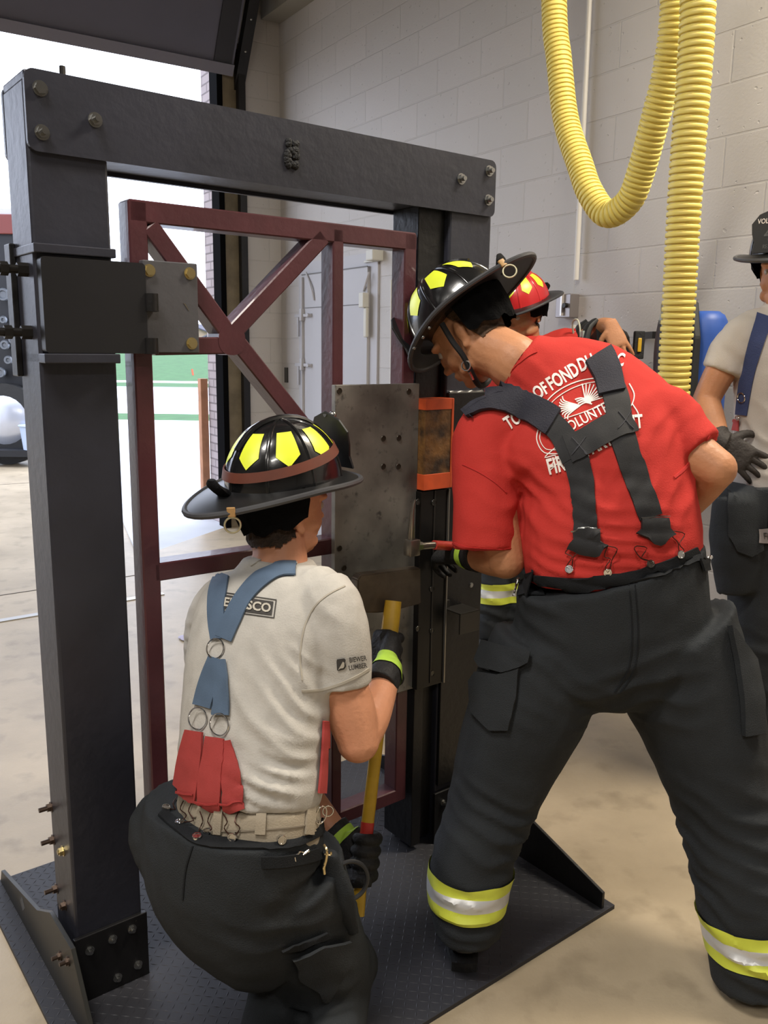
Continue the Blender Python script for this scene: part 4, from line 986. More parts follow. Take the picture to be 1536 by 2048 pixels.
items = [(kneeL + V((0, -.08, -.05)), .2, V((.25, 0, 1)), .055, 1), (kneeR + V((0, -.08, -.08)), .26, V((.35, 0, 1)), .055, 1.15), (PY(1290, 1400, 1.8), .2, V((-.25, 0, 1)), .06, .8), (PY(1050, 1230, 1.85), .16, V((.5, 0, 1)), .05, .7), (ankR + V((0, -.05, .1)), .16, V((0, 0, 1)), .045, .9), (ankL + V((0, -.05, .1)), .14, V((0, 0, 1)), .04, .8), (PY(1130, 1400, 1.85), .16, V((.5, 0, 1)), .05, .6)]
trR = grow(bm, .0085, 3, folds(.015, items, .0035, 9, 8)); tro = obj('bunker_trousers', trR, M_['bunker'], R, ang=180)
stR = Surf(trR); sAll = Surf(trR, shR)
strap(tro, 'waistband', [(1038, 1158), (1100, 1166), (1170, 1168), (1240, 1160), (1310, 1142), (1370, 1118), (1396, 1106)], 26, sAll, M_['bunker2'], .003, .004, 40)
for dx in (-6, 6): strap(tro, 'seam', [(1262 + dx, 1150), (1268 + dx, 1220), (1270 + dx, 1280), (1262 + dx, 1340), (1235 + dx, 1385)], 2, stR, M_['bunker2'], .0, .0022, 22)
pocket(tro, [(958, 1290), (975, 1283), (1062, 1306), (1060, 1320), (1040, 1335), (1010, 1345), (955, 1335)], stR, 'pocket_flap', .012, .005)
pocket(tro, [(945, 1345), (1000, 1350), (1040, 1336), (1036, 1390), (1018, 1458), (985, 1460), (950, 1425)], stR, 'pocket', .002, .012)
pocket(tro, [(1452, 1252), (1462, 1262), (1500, 1320), (1517, 1400), (1517, 1465), (1500, 1468), (1482, 1470), (1478, 1400), (1466, 1320)], stR, 'pocket', .004, .014)
pocket(tro, [(1025, 1178), (1040, 1170), (1085, 1172), (1090, 1192), (1040, 1192)], stR, 'adjuster_tab', .004, .004, M_['bunker2']); buckle(tro, 1035, 1180, stR, .2)
pocket(tro, [(1396, 1120), (1420, 1116), (1424, 1138), (1402, 1142)], stR, 'adjuster_tab', .006, .005, M_['bunker2']); buckle(tro, 1412, 1122, stR, .2)
def rband(me, c, ax, half, near):
    for a, b, mt, nm in ((-1, -.36, M_['yellow'], 'lime_stripe'), (-.36, .36, M_['silver'], 'silver_stripe'), (.36, 1, M_['yellow'], 'lime_stripe')):
        c, ax = V(c), V(ax).normalized(); bm = shell(me, [(c + ax * half * a, ax), (c + ax * half * b, -ax)], .004, lambda p: (p - c).length < near)
        yield nm, bm, mt
def band_on(trousers, me, c, ax, half, near):
    pr = None
    for nm, bm, mt in rband(me, c, ax, half, near):
        if not bm.verts: bm.free(); continue
        obj('reflective_band', bm, mt, trousers, label=None)
band_on(tro, trR, PY(938, 1768, 1.865), V((.02, .1, 1)), .042, .20)
band_on(tro, trR, PY(1498, 1862, 1.80), V((-.06, .1, 1)), .042, .20)
# crossed suspenders
wb_, nvy = M_['webbing'], M_['navy']
sus = strap(R, 'suspender', [(1150, 915), (1164, 960), (1168, 1010), (1171, 1062)], [50, 48, 46, 46], sfR, wb_, .004, .004, 30, 'black webbing suspender')
strap(sus, 'webbing', [(1238, 860), (1262, 930), (1282, 985), (1300, 1035)], [50, 49, 47, 46], sfR, wb_, .004, .004, 30)
strap(sus, 'webbing', [(1100, 845), (1125, 872), (1150, 915)], [46, 48, 54], sfR, wb_, .005, .004, 20)
strap(sus, 'webbing', [(1222, 770), (1234, 810), (1240, 860)], [48, 50, 52], sfR, wb_, .005, .004, 20)
strap(sus, 'cross_piece', [(1135, 900), (1165, 888), (1210, 862), (1262, 838)], [56, 50, 50, 56], sfR, wb_, .008, .004, 30)
strap(sus, 'shoulder_pad', [(930, 826), (962, 804), (1005, 797), (1060, 818), (1108, 848)], [28, 42, 54, 56, 56], sfR, nvy, .006, .010, 34)
strap(sus, 'shoulder_pad', [(1193, 713), (1203, 730), (1214, 755), (1222, 790)], [56, 56, 54, 52], sfR, nvy, .006, .010, 30)
for cx, cy in ((1158, 896), (1248, 845)):
    for d_ in ((-14, -16, 14, 16), (14, -18, -14, 16)):
        strap(sus, 'stitching', [(cx + d_[0], cy + d_[1]), (cx, cy), (cx + d_[2], cy + d_[3])], 1.6, sfR, mat('stitch', '34343a', .8), .0125, .0012, 8)
for cx, cy in ((1171, 1085), (1304, 1060)):
    k_ = 1 if cx < 1200 else 1
    bm = BM(); patch(bm, [(cx - 24, cy - 22), (cx + 26, cy - 24), (cx + 30, cy - 6), (cx + 44, cy + 10), (cx + 12, cy + 30), (cx - 34, cy + 8), (cx - 24, cy - 4)], sAll, .006, .006, 14); obj('leather_yoke', bm, wb_, sus)
    strap(sus, 'keeper_ring', [(cx - 26, cy - 24), (cx, cy - 25), (cx + 28, cy - 28)], 3, sAll, M_['bolt'], .010, .002, 10)
for x0, y0, bx, by in ((1139, 1094, 1140, 1141), (1214, 1096, 1214, 1141), (1272, 1088, 1298, 1128), (1345, 1062, 1356, 1109)):
    wire(sus, [(x0, y0), (x0 - 6, y0 + 12), (x0 + 6, y0 + 22), (bx - 4, by - 10), (bx, by)], sAll, off=.009)
    wire(sus, [(x0, y0), (x0 + 18, y0 + 6), (x0 + 8, y0 + 24), (bx + 6, by - 8), (bx, by)], sAll, off=.009)
    button(tro, bx, by, sAll, .0095)
# print on the back
wht = M_['white']
def word(letters, par=R):
    for s_, x, y, h_, an in letters:
        bm = BM(); px_text(bm, s_, x, y, h_, math.radians(an), sfR, .62, .028, .0022); obj('lettering', bm, wht, par)
word([('TO', 1026, 842, 26, -32), ('W', 1053, 818, 26, -34), ('OF', 1082, 783, 25, -32), ('FOND', 1126, 755, 27, -31), ('DU', 1172, 728, 26, -22), ('LA', 1214, 716, 25, -4), ('C', 1240, 722, 25, 12),
      ('FIRE', 1119, 930, 30, -15), ('DEPARTME', 1195, 890, 28, -26), ('NT', 1268, 846, 26, -6)])
bm = BM(); px_text(bm, 'VOLUNTEER', 1180, 833, 20, math.radians(-28), sfR, .8, .012, .0022); obj('lettering', bm, wht, R)
bm = BM()
def line(pts, wd_): ribbon(bm, pts, wd_, sfR, .0015, .0008, max(6, len(pts) * 4), 1)
ccx, ccy = 1168, 812
line([(ccx + 84 * math.cos(a) + 22 * math.sin(a) * .3, ccy + 50 * math.sin(a) - 22 * math.cos(a)) for a in [math.radians(q) for q in range(200, 345, 12)]], 2)
line([(ccx + 77 * math.cos(a), ccy + 43 * math.sin(a) - 21 * math.cos(a)) for a in [math.radians(q) for q in range(205, 340, 12)]], 1.5)
for i in range(9):      # left wing feathers
    a = math.radians(125 + i * 11); line([(1160, 812), (1160 + 26 * math.cos(a) - 8, 812 + 22 * math.sin(a) * .9 + 2), (1160 + 42 * math.cos(a), 812 + 34 * math.sin(a))], 2.2)
for i in range(9):      # right wing feathers
    a = math.radians(-20 - i * 10); line([(1172, 806), (1172 + 24 * math.cos(a), 806 + 20 * math.sin(a)), (1172 + 46 * math.cos(a), 806 + 38 * math.sin(a))], 2.2)
for k_ in range(4): line([(1150 + k_ * 3, 800 + k_ * 4), (1162 + k_ * 3, 797 + k_ * 3), (1178 + k_ * 2, 800 + k_ * 3)], 2.5)
line([(1108, 868), (1140, 872), (1180, 862), (1232, 838)], 2); line([(1128, 838), (1165, 826), (1200, 812), (1222, 800)], 1.6)
for sg, ox in ((1, 0),):
    line([(1078, 855), (1074, 880), (1088, 905), (1118, 908)], 2); line([(1084, 856), (1080, 878), (1092, 898), (1116, 900)], 1.5)
    line([(1118, 890), (1090, 915), (1112, 912), (1098, 942), (1135, 905), (1115, 905), (1125, 888)], 1.8)
    line([(1258, 768), (1268, 790), (1262, 812), (1250, 815)], 2); line([(1264, 808), (1276, 830), (1258, 832)], 1.8)
obj('eagle_print', bm, wht, R, label='white line print of a flying eagle')
# glove of the left hand and cuff
ax_ = (wL - eL).normalized()
bm = BM(); loft(bm, [(wL - ax_ * .085, .046, .044), (wL - ax_ * .04, .042, .038), (wL + ax_ * .0, .036, .032), (wL + ax_ * .03, .04, .03)], 18, 3)
HAL0, HAL1 = PY(800, 1093, 2.12), PY(960, 1096, 2.27)       # shaft of the pry tool
hand(bm, wL + ax_ * .0, ax_, (-.1, .5, -.3), (-.2, 0, 1), 1.12, (.7, .9, .6)); gm = grow(bm, .004, 2, lambda p, n: .001 * nz(p, 60)); gv = obj('glove', gm, M_['glove'], R)
bm = shell(gm, [(wL - ax_ * .02, -ax_), (wL - ax_ * .05, ax_)], .002); obj('cuff_stripe', bm, M_['lime'], gv)
bm = BM(); loft(bm, [(wR, .036, .032), (wR + (wR - eR).normalized() * .04, .04, .03)], 16, 2); hand(bm, wR, (wR - eR), (-.2, .9, -.2), (0, 0, 1), 1.12, (.5, .6, .5)); gm = grow(bm, .004, 2); obj('glove', gm, M_['glove'], R)
# boots
def boot(par, heel, F, k=1.0, up=.26, mt=None):
    F = V(F).normalized(); sd = V((-F.y, F.x, 0)); h_ = V(heel)
    bm = BM(); loft(bm, [(h_ + F * .05 + V((0, 0, up)), .062, .066, sd), (h_ + F * .055 + V((0, 0, .16)), .055, .060, sd), (h_ + F * .06 + V((0, 0, .09)), .046, .058, sd), (h_ + F * .07 + V((0, 0, .045)), .045, .06, sd)], 18, 3)
    loft(bm, [(h_ + F * .0 + V((0, 0, .05)), .034, .04, sd), (h_ + F * .05 + V((0, 0, .052)), .043, .042, sd), (h_ + F * .14 + V((0, 0, .052)), .048, .042, sd), (h_ + F * .22 + V((0, 0, .046)), .052, .036, sd), (h_ + F * .28 + V((0, 0, .04)), .044, .03, sd), (h_ + F * .305 + V((0, 0, .036)), .025, .02, sd)], 18, 3)
    b_ = obj('boot', grow(bm, .006, 2), mt or M_['rubber'], par)
    bm = BM(); pts = [];  M4 = Matrix((F, sd, V((0, 0, 1)))).transposed().to_4x4(); M4.translation = h_
    out = [(-.03, -.03), (-.035, 0), (-.03, .03), (.05, .042), (.12, .044), (.2, .056), (.28, .045), (.315, 0), (.28, -.045), (.2, -.056), (.12, -.044), (.05, -.042)]
    a = [bm.verts.new(M4 @ V((x, y, 0.0))) for x, y in out]; b = [bm.verts.new(M4 @ V((x, y, .024))) for x, y in out]; bm.faces.new(a[::-1]); bm.faces.new(b)
    for i in range(len(out)): bm.faces.new((a[i], a[(i + 1) % 12], b[(i + 1) % 12], b[i]))
    obj('sole', bm, mat('sole_black', '121212', .7, 0, 0, 0, .5, 60), b_, smooth=False)
    bm = BM(); loft(bm, [(h_ - F * .038 + V((0, 0, .06)), .02, .006, sd), (h_ - F * .034 + V((0, 0, .10)), .024, .006, sd), (h_ - F * .022 + V((0, 0, .13)), .016, .005, sd)], 10, 3); obj('heel_counter', bm, mat('boot_patch', '2b2b2b', .5), b_)
hl = PZ(930, 1952, .013); hl.z = .013; boot(R, hl + V((.0, .045, 0)), (.05, 1, 0))
hr_ = PZ(1500, 2015, 0); hr_.z = 0.0; boot(R, hr_ + V((.02, .05, 0)), (.15, .98, 0))
# helmet and chin strap
hh = build_helmet(R, mtx(hc + Uh * .052 - Fh * .012, Fh, Uh, Rh), goggles=True, ring_side=1, flap0=104)
bm = BM(); pt = lambda x, y, z: hc + Fh * x - Rh * y + Uh * z
tube(bm, [pt(.0, .105, .04), pt(.012, .095, -.01), pt(.02, .08, -.055), pt(.045, .05, -.105), pt(.06, 0, -.118), pt(.045, -.05, -.105), pt(.02, -.08, -.055), pt(.012, -.095, -.01), pt(0, -.105, .04)], .0075, 8, 4); cs = obj('chin_strap', bm, wb_, hh)
bm = BM(); torus(bm, pt(.03, .08, -.075), -Rh, .012, .0022, 14, 6); cyl(bm, pt(.035, .075, -.09), pt(.045, .062, -.108), .004, 8); obj('buckle', bm, M_['chrome'], cs)

# pry tool
sd_ = (HAL1 - HAL0).normalized(); hal = empty('halligan_tool', (HAL0 + HAL1) / 2); tag(hal, 'steel pry bar with curved pick and red taped shaft pressed against the scuffed plate', 'pry bar')
bm = BM(); cyl(bm, PY(835, 1093, 2.12), PY(870, 1090, 2.15), .0095, 12); cyl(bm, PY(825, 1094, 2.11), PY(845, 1092, 2.13), .017, 6, .0105); box(bm, (-.017, -.014, -.022), (.017, .014, .02), Matrix.Translation(PY(824, 1094, 2.10)) @ Matrix.Rotation(PR, 4, 'Z'), .003); obj('adze_head', bm, mat('forged_steel', '8c877e', .3, .85), hal)
bm = BM(); c0 = [PY(822, 1078, 2.10), PY(823, 1050, 2.09), PY(825, 1020, 2.09), PY(830, 1000, 2.09)]; loft(bm, [(c0[0], .009, .010), (c0[1], .008, .009), (c0[2], .006, .007), (c0[3], .002, .002)], 10, 4); obj('pick', bm, mat('forged_steel', '8c877e', .3, .85), hal)
bm = BM(); cyl(bm, PY(868, 1090, 2.148), HAL1, .0125, 16); obj('shaft', bm, M_['axered'], hal, label='red taped shaft')

# ================================================================== PERSON KNEELING IN GREY T-SHIRT (left)
A = empty('person', PZ(600, 2040, 0)); tag(A, 'person kneeling in grey T-shirt with blue and red suspenders, working the yellow-handled axe', 'person')
SA = V((.80, -.56, 0)).normalized()
def q_(x, y, Y, a, b=None, sd=SA): return (PY(x, y, Y), a, b if b else a, V(sd))
Fa, Ua, Ra = basis((.72, .69, -.04), (.06, -.02, 1))
ha = PY(566, 1015, 1.86)
bm = BM(); head(bm, ha, Fa, Ua, Ra)
na = PY(556, 1150, 1.80)
loft(bm, [(na, .072, .066, SA), (na.lerp(ha, .35), .060, .058, SA), (ha - Fa * .02 - Ua * .05, .060, .062, SA)], 18, 4)
loft(bm, [q_(500, 1640, 1.61, .13, .10), q_(500, 1480, 1.66, .13, .095), q_(525, 1330, 1.72, .14, .1), q_(545, 1220, 1.77, .15, .09), (na, .06, .06, SA)], 20, 4)
sA, eA, wA = PY(660, 1215, 1.70), PY(716, 1478, 1.66), PY(772, 1362, 1.84)
loft(bm, [(sA, .058, .06), (PY(680, 1350, 1.68), .054, .054), (PY(700, 1420, 1.67), .054, .052), (eA, .046, .045)], 18, 4); ell(bm, eA + V((.0, 0, -.004)), .046)
loft(bm, [(eA, .044, .046), (eA.lerp(wA, .35), .047, .046), (eA.lerp(wA, .75), .038, .036), (wA, .030, .028)], 18, 4)
sB, eB, wB = PY(445, 1230, 1.90), PY(560, 1530, 2.02), PY(690, 1690, 1.90)
loft(bm, [(sB, .056, .056), (sB.lerp(eB, .5), .05, .05), (eB, .042, .042)], 16, 4); ell(bm, eB, .042); loft(bm, [(eB, .042, .042), (eB.lerp(wB, .4), .042, .04), (wB, .03, .028)], 16, 4)
hR0, kR = PY(585, 1780, 1.60), PY(685, 2035, 1.72); hL0, kL = PY(430, 1780, 1.64), PY(575, 2045, 1.76)
kR.z = .07; kL.z = .07
for a_, b_ in ((hR0, kR), (hL0, kL)):
    an_ = b_ + V((-.02, -.38, -.015)); loft(bm, [(a_, .085, .085), (a_.lerp(b_, .5), .075, .075), (b_, .052, .05)], 16, 4); ell(bm, b_, .052); loft(bm, [(b_, .05, .05), (b_.lerp(an_, .4), .052, .05), (an_, .036, .036)], 16, 4)
loft(bm, [q_(500, 1650, 1.61, .13, .1), q_(500, 1780, 1.61, .14, .12)], 16, 3)
bodyA = grow(bm, .0045, 2); obj('body', bodyA, M_['skin'], A, ang=180); eyes(A, ha, Fa, Ua, Ra)
bm = shell(bodyA, [(ha - Fa * .012, (-Fa + Ua * .15)), (ha - Ua * .062 - Fa * .03, (Ua - Fa * .35))], .006, lambda p: (p - (ha + Ua * .02)).length < .13 and abs((p - ha).dot(Ra)) < .0765)
for v in bm.verts: v.co += V((nz(v.co, 90), nz(v.co, 90, 3), nz(v.co, 90, 7))) * .004
obj('hair', bm, M_['hair'], A)
# t-shirt
bm = BM()
loft(bm, [q_(498, 1600, 1.615, .152, .116), q_(500, 1570, 1.625, .163, .122), q_(502, 1500, 1.65, .166, .122), q_(510, 1420, 1.68, .170, .122), q_(522, 1330, 1.72, .178, .125), q_(538, 1250, 1.755, .186, .118), q_(550, 1195, 1.78, .175, .10), q_(556, 1150, 1.80, .11, .082), q_(558, 1118, 1.805, .075, .070)], 28, 4, 2.25)
loft(bm, [q_(600, 1195, 1.76, .07, .07), q_(646, 1205, 1.71, .076, .076), q_(668, 1260, 1.69, .074, .076), q_(676, 1320, 1.685, .0715, .073), q_(677, 1366, 1.68, .0705, .072, (.95, -.1, .25))], 22, 4)
loft(bm, [q_(520, 1195, 1.80, .07, .07), q_(455, 1215, 1.86, .076, .074), q_(430, 1270, 1.90, .072, .072), q_(428, 1330, 1.93, .068, .07)], 20, 4)
items = [(PY(590, 1480, 1.55), .20, V((.55, 0, .83)), .04, 1.1), (PY(610, 1370, 1.6), .12, V((.6, 0, .8)), .035, .9), (PY(560, 1570, 1.5), .15, V((.35, 0, .95)), .035, 1.25), (PY(420, 1300, 1.85), .14, V((.1, 0, 1)), .035, 1.2), (PY(640, 1250, 1.62), .12, V((.6, 0, .8)), .045, .5),
         (PY(480, 1450, 1.55), .16, V((.5, 0, .85)), .05, .7), (PY(360, 1520, 1.62), .13, V((.1, 0, 1)), .035, 1.0), (PY(560, 1280, 1.65), .14, V((.7, 0, .7)), .05, .5)]
shA = grow(bm, .0068, 3, folds(.0065, items, .0018, 14, 21)); obj('t_shirt', shA, M_['greyshirt'], A, ang=180)
sfA = Surf(shA)
hemm = mat('grey_seam', 'a59e91', .9)
strap(A, 'sleeve_hem', [(603, 1382), (640, 1380), (680, 1368), (715, 1352), (738, 1338)], 5, sfA, hemm, .0005, .0018, 16)
strap(A, 'seam', [(690, 1172), (655, 1190), (628, 1215), (608, 1255), (600, 1310), (604, 1360)], 3, sfA, hemm, .0003, .0016, 20)
strap(A, 'collar', [(500, 1128), (530, 1112), (565, 1112), (596, 1124)], 12, sfA, M_['greyshirt'], .001, .003, 14)
# khaki under-trousers at the waist
bm = BM(); loft(bm, [q_(499, 1575, 1.62, .150, .114), q_(497, 1620, 1.615, .162, .124), q_(493, 1680, 1.612, .164, .126)], 26, 3, 2.2)
khA = grow(bm, .008, 2, lambda p, n: .002 * nz(p, 18)); kh = obj('khaki_trousers', khA, M_['khaki'], A, ang=180); sfK = Surf(khA)
for x in (440, 524, 620):
    strap(kh, 'belt_loop', [(x, 1612), (x - 2, 1640), (x - 4, 1668)], 20 if x == 524 else 16, sfK, M_['khaki'], .002, .004, 8)
strap(kh, 'waist_seam', [(345, 1640), (400, 1658), (470, 1662), (540, 1658), (610, 1650), (650, 1635)], 3, sfK, mat('khaki_seam', '7d7364', .9), .001, .002, 24)
# bunker trousers
bm = BM()
top_ = [q_(466, 1612, 1.62, .192, .156), q_(464, 1690, 1.615, .200, .165), q_(472, 1750, 1.61, .190, .165), q_(510, 1815, 1.61, .160, .155), q_(555, 1870, 1.63, .12, .13)]
loft(bm, top_, 28, 4, 2.2)
loft(bm, [q_(352, 1600, 1.68, .055, .035, (.8, .3, .5)), q_(345, 1650, 1.66, .10, .08, (.9, 0, .2)), q_(392, 1725, 1.64, .108, .11)], 20, 4)
loft(bm, [q_(570, 1740, 1.60, .12, .13), q_(610, 1850, 1.63, .112, .125), q_(655, 1945, 1.68, .102, .112), (kR + V((0, .0, .03)), .088, .09, SA), (kR + V((0, 0, -.0)), .065, .065, SA)], 22, 4)
loft(bm, [q_(462, 1760, 1.63, .125, .13), q_(560, 1880, 1.67, .098, .11), (kL + V((-.0, .0, .10)), .095, .1, SA), (kL + V((0, 0, .0)), .067, .067, SA)], 22, 4)
for b_ in (kR, kL): loft(bm, [(b_, .07, .062, SA), (b_ + V((-.01, -.13, -.0)), .068, .062, SA), (b_ + V((-.02, -.34, .005)), .065, .06, SA)], 18, 4)
items = [(PY(520, 1860, 1.5), .2, V((.3, 0, 1)), .07, .9), (PY(690, 1860, 1.6), .14, V((.7, 0, .7)), .04, 1.1), (PY(600, 1960, 1.6), .2, V((.2, 0, 1)), .06, .9), (PY(330, 1650, 1.6), .14, V((.8, 0, .5)), .04, .9), (PY(450, 1760, 1.5), .2, V((.6, 0, .7)), .09, .45)]
trA = grow(bm, .008, 3, folds(.008, items, .0028, 9, 31)); ta = obj('bunker_trousers', trA, M_['bunker'], A, ang=180)
sfT = Surf(trA); sfTA = Surf(trA, khA, shA)
strap(ta, 'waistband', [(322, 1625), (350, 1650), (392, 1678), (440, 1688), (520, 1690), (580, 1684), (630, 1664), (652, 1642)], 20, sfT, M_['bunker2'], .002, .004, 36)
strap(ta, 'seam', [(386, 1692), (372, 1740), (366, 1800)], 3, sfT, M_['bunker2'], 0, .0022, 16)
for x, y in ((331, 1622), (359, 1652), (394, 1680), (415, 1670), (468, 1672), (561, 1677)): button(ta, x, y, sfTA, .0088)
strap(ta, 'adjuster_strap', [(522, 1723), (560, 1722), (600, 1716), (636, 1706)], 22, sfT, M_['bunker2'], .004, .004, 16); buckle(ta, 595, 1713, sfT, .15, .9)
pocket(ta, [(577, 1910), (640, 1885), (690, 1875), (700, 1900), (655, 1985), (648, 1988), (600, 1945)], sfT, 'pocket_flap', .014, .006)
pocket(ta, [(560, 1898), (650, 1862), (655, 1872), (600, 1892)], sfT, 'pocket_edge', .006, .005, M_['bunker2'])
# ring, hooks on his right hip
hp0, _ = sfT.hit(655, 1760, .012)
bm = BM(); cA = hp0 + V((.045, .05, -.045)); torus(bm, cA, V((.35, -1, .2)), .040, .0048, 28, 8); obj('rubber_ring', bm, mat('ring_black', '19191a', .5), ta)
bm = BM(); tube(bm, [PY(648, 1690, 1.50), PY(654, 1702, 1.49), PY(652, 1720, 1.49), PY(648, 1735, 1.49), PY(649, 1748, 1.49)], .0028, 8, 4); tube(bm, [PY(649, 1708, 1.49), PY(661, 1710, 1.49), PY(662, 1704, 1.49)], .002, 8, 3); hk = obj('brass_hook', bm, mat('hook_brass', 'c7b58a', .2, .95), ta)
bm = BM(); torus(bm, PY(656, 1622, 1.60), V((.2, -1, .1)), .011, .0016, 18, 6); torus(bm, PY(642, 1630, 1.56), V((.6, -1, .1)), .012, .0016, 18, 6, 1.5); obj('metal_loop', bm, M_['chrome'], ta)
bm = BM(); g0 = hp0 + V((.005, .02, .02)); loft(bm, [(g0 + V((0, 0, .02)), .018, .012, SA), (g0 + V((.012, .01, -.06)), .045, .02, SA), (g0 + V((.025, .02, -.13)), .040, .018, SA), (g0 + V((.05, .02, -.18)), .022, .01, SA)], 16, 4); obj('side_pouch', grow(bm, .006, 2, lambda p, n: .003 * nz(p, 25)), M_['bunker'], ta)
# suspenders: blue Y, rings, red tails
bl_ = M_['bluestrap']; rd_ = M_['redstrap']
su = strap(A, 'suspender', [(592, 1140), (556, 1142), (520, 1162), (488, 1198), (466, 1240), (450, 1278)], [26, 28, 32, 32, 34, 32], sfA, bl_, .004, .003, 34, 'blue webbing suspender joined by rings to red straps')
strap(su, 'webbing', [(446, 1150), (438, 1180), (434, 1215), (437, 1250), (441, 1278)], [28, 34, 32, 34, 34], sfA, bl_, .003, .003, 26)
def ring(x, y, R_, surf, off=.008):
    p, n = surf.hit(x, y, off); n = (n - fw * .6).normalized(); bm = BM(); torus(bm, p, n, R_, .0016, 28, 6); obj('metal_ring', bm, M_['chrome'], su)
ring(436, 1298, .020, sfA); 
strap(su, 'webbing', [(436, 1317), (425, 1350), (416, 1380), (408, 1413)], [30, 34, 36, 36], sfA, bl_, .004, .004, 18)
strap(su, 'webbing', [(444, 1320), (446, 1360), (448, 1400), (446, 1430)], [22, 28, 30, 32], sfA, bl_, .007, .004, 18)
ring(401, 1437, .0215, sfA); ring(444, 1448, .0215, sfA)
strap(su, 'red_strap', [(394, 1462), (388, 1500), (381, 1545), (374, 1600)], [34, 42, 46, 44], sfA, rd_, .006, .004, 22)
strap(su, 'red_strap', [(436, 1475), (432, 1515), (426, 1560), (424, 1618)], [36, 40, 44, 42], sfA, rd_, .008, .004, 22)
strap(su, 'red_strap', [(454, 1480), (461, 1520), (467, 1565), (470, 1618)], [20, 30, 38, 40], sfA, rd_, .006, .004, 22)
for pts in ([(345, 1578), (370, 1584), (395, 1586)], [(398, 1600), (420, 1604), (444, 1602)], [(446, 1602), (466, 1604), (488, 1600)]): strap(su, 'seam', pts, 3, sfTA, mat('red_dark', 'a03230', .8), .0125, .0015, 8)
strap(su, 'red_strap', [(646, 1440), (645, 1490), (643, 1540), (640, 1585)], [10, 13, 16, 18], sfTA, rd_, .006, .004, 16)
hw = mat('hook_wire', '4a2f28', .4, .7)
for pts in ([(352, 1600), (345, 1612), (356, 1618), (331, 1622)], [(372, 1602), (366, 1618), (378, 1630), (359, 1652)], [(388, 1602), (382, 1622), (392, 1640), (362, 1650)], [(404, 1622), (410, 1640), (404, 1655), (394, 1680)], [(425, 1626), (420, 1642), (428, 1655), (415, 1670)], [(448, 1626), (458, 1642), (452, 1655), (466, 1672)], [(480, 1624), (472, 1642), (482, 1655), (470, 1672)]):
    wire(su, pts, sfTA, off=.006, mt=hw)
# printed marks
dk = M_['darkprint']
bm = BM(); cx, cy, an = 499, 1211, math.radians(8)
def rot(x, y): return cx + x * math.cos(an) - y * math.sin(an), cy + x * math.sin(an) + y * math.cos(an)
for a_, b_, c_, d_ in ((-58, -19, 53, -17), (-58, 17, 53, 19), (-58, -19, -56, 19), (51, -19, 53, 19)): 
    patch(bm, [rot(min(a_, c_), min(b_, d_)), rot(max(a_, c_), min(b_, d_)), rot(max(a_, c_), max(b_, d_)), rot(min(a_, c_), max(b_, d_))], sfA, .0012, .0009, 12)
patch(bm, [rot(-53, -14), rot(47, -14), rot(47, 14), rot(-53, 14)], sfA, .0010, .0009, 10)
obj('logo_plate', bm, dk, A)
bm = BM(); px_text(bm, 'ENASCO', cx - 3, cy + 1, 17, an, sfA, 1.0, .03, .003); obj('lettering', bm, mat('pale_print', 'b9b3a6', .85), A)
bm = BM(); px_text(bm, 'BIEWER', 714, 1318, 9.5, math.radians(-7), sfA, .72, .02, .002, step=6); px_text(bm, 'LUMBER', 714, 1333, 9.5, math.radians(-9), sfA, .72, .02, .002, step=6); obj('lettering', bm, dk, A)
bm = BM(); patch(bm, [(673, 1322), (674, 1318), (688, 1316), (691, 1319), (690, 1325), (692, 1332), (688, 1338), (677, 1341), (674, 1340)], sfA, .0012, .0009, 6); obj('sleeve_emblem', bm, dk, A)
bm = BM(); patch(bm, [(676, 1339), (685, 1322), (688, 1324), (683, 1330), (688, 1331), (686, 1335), (680, 1336)], sfA, .0026, .0009, 5); obj('lettering', bm, mat('pale_print', 'b9b3a6', .85), A)
# axe
AX0, AX1 = PY(788, 1190, 2.06), PY(714, 1830, 1.80)
axd = (AX1 - AX0).normalized()
ax_root = empty('axe', AX0.lerp(AX1, .5)); tag(ax_root, 'flat-headed axe with yellow handle and red band, held in black gloves against the plate', 'axe')
bm = BM(); P_ = [PY(x, y, 2.03 + .0008 * (x - 720)) for x, y in ((716, 1160), (722, 1150), (842, 1136), (843, 1208), (800, 1218), (760, 1226), (722, 1226), (714, 1215))]
bk_ = [p + pn * .03 for p in P_]; a = [bm.verts.new(p) for p in P_]; b = [bm.verts.new(p) for p in bk_]; bm.faces.new(a); bm.faces.new(b[::-1])
for i in range(8): bm.faces.new((a[i], b[i], b[(i + 1) % 8], a[(i + 1) % 8]))
bmesh.ops.bevel(bm, geom=list(bm.edges), offset=.003, segments=2, affect='EDGES'); obj('axe_head', bm, M_['axesteel'], ax_root, smooth=False)
def ap(t, dx=0): return AX0.lerp(AX1, t) + V((dx, 0, 0))
def tt(y):      # parameter along the handle for a given picture height
    return min(range(0, 1001), key=lambda k_: abs(to_px(ap(k_ / 1000))[1] - y)) / 1000
hx = lambda y, off=0: ap(tt(y), off)
t1, t2 = tt(1645), tt(1682)
bm = BM(); loft(bm, [(ap(.02), .021, .014), (ap(tt(1260)), .022, .014), (ap(tt(1330), -.002), .0175, .013), (ap(tt(1450)), .0155, .012), (ap(t1), .0155, .012)], 18, 4, 2.4)
loft(bm, [(ap(t2), .0155, .012), (ap(tt(1760)), .0150, .012), (ap(.95), .0165, .012), (ap(1.0), .018, .013)], 18, 4, 2.4); 
obj('handle', bm, M_['axeyellow'], ax_root, label='yellow handle')
bm = BM(); loft(bm, [(ap(t1 - .002), .0162, .0127), (ap(t2 + .002), .0162, .0127)], 18, 3, 2.4); obj('red_band', bm, M_['axered'], ax_root)
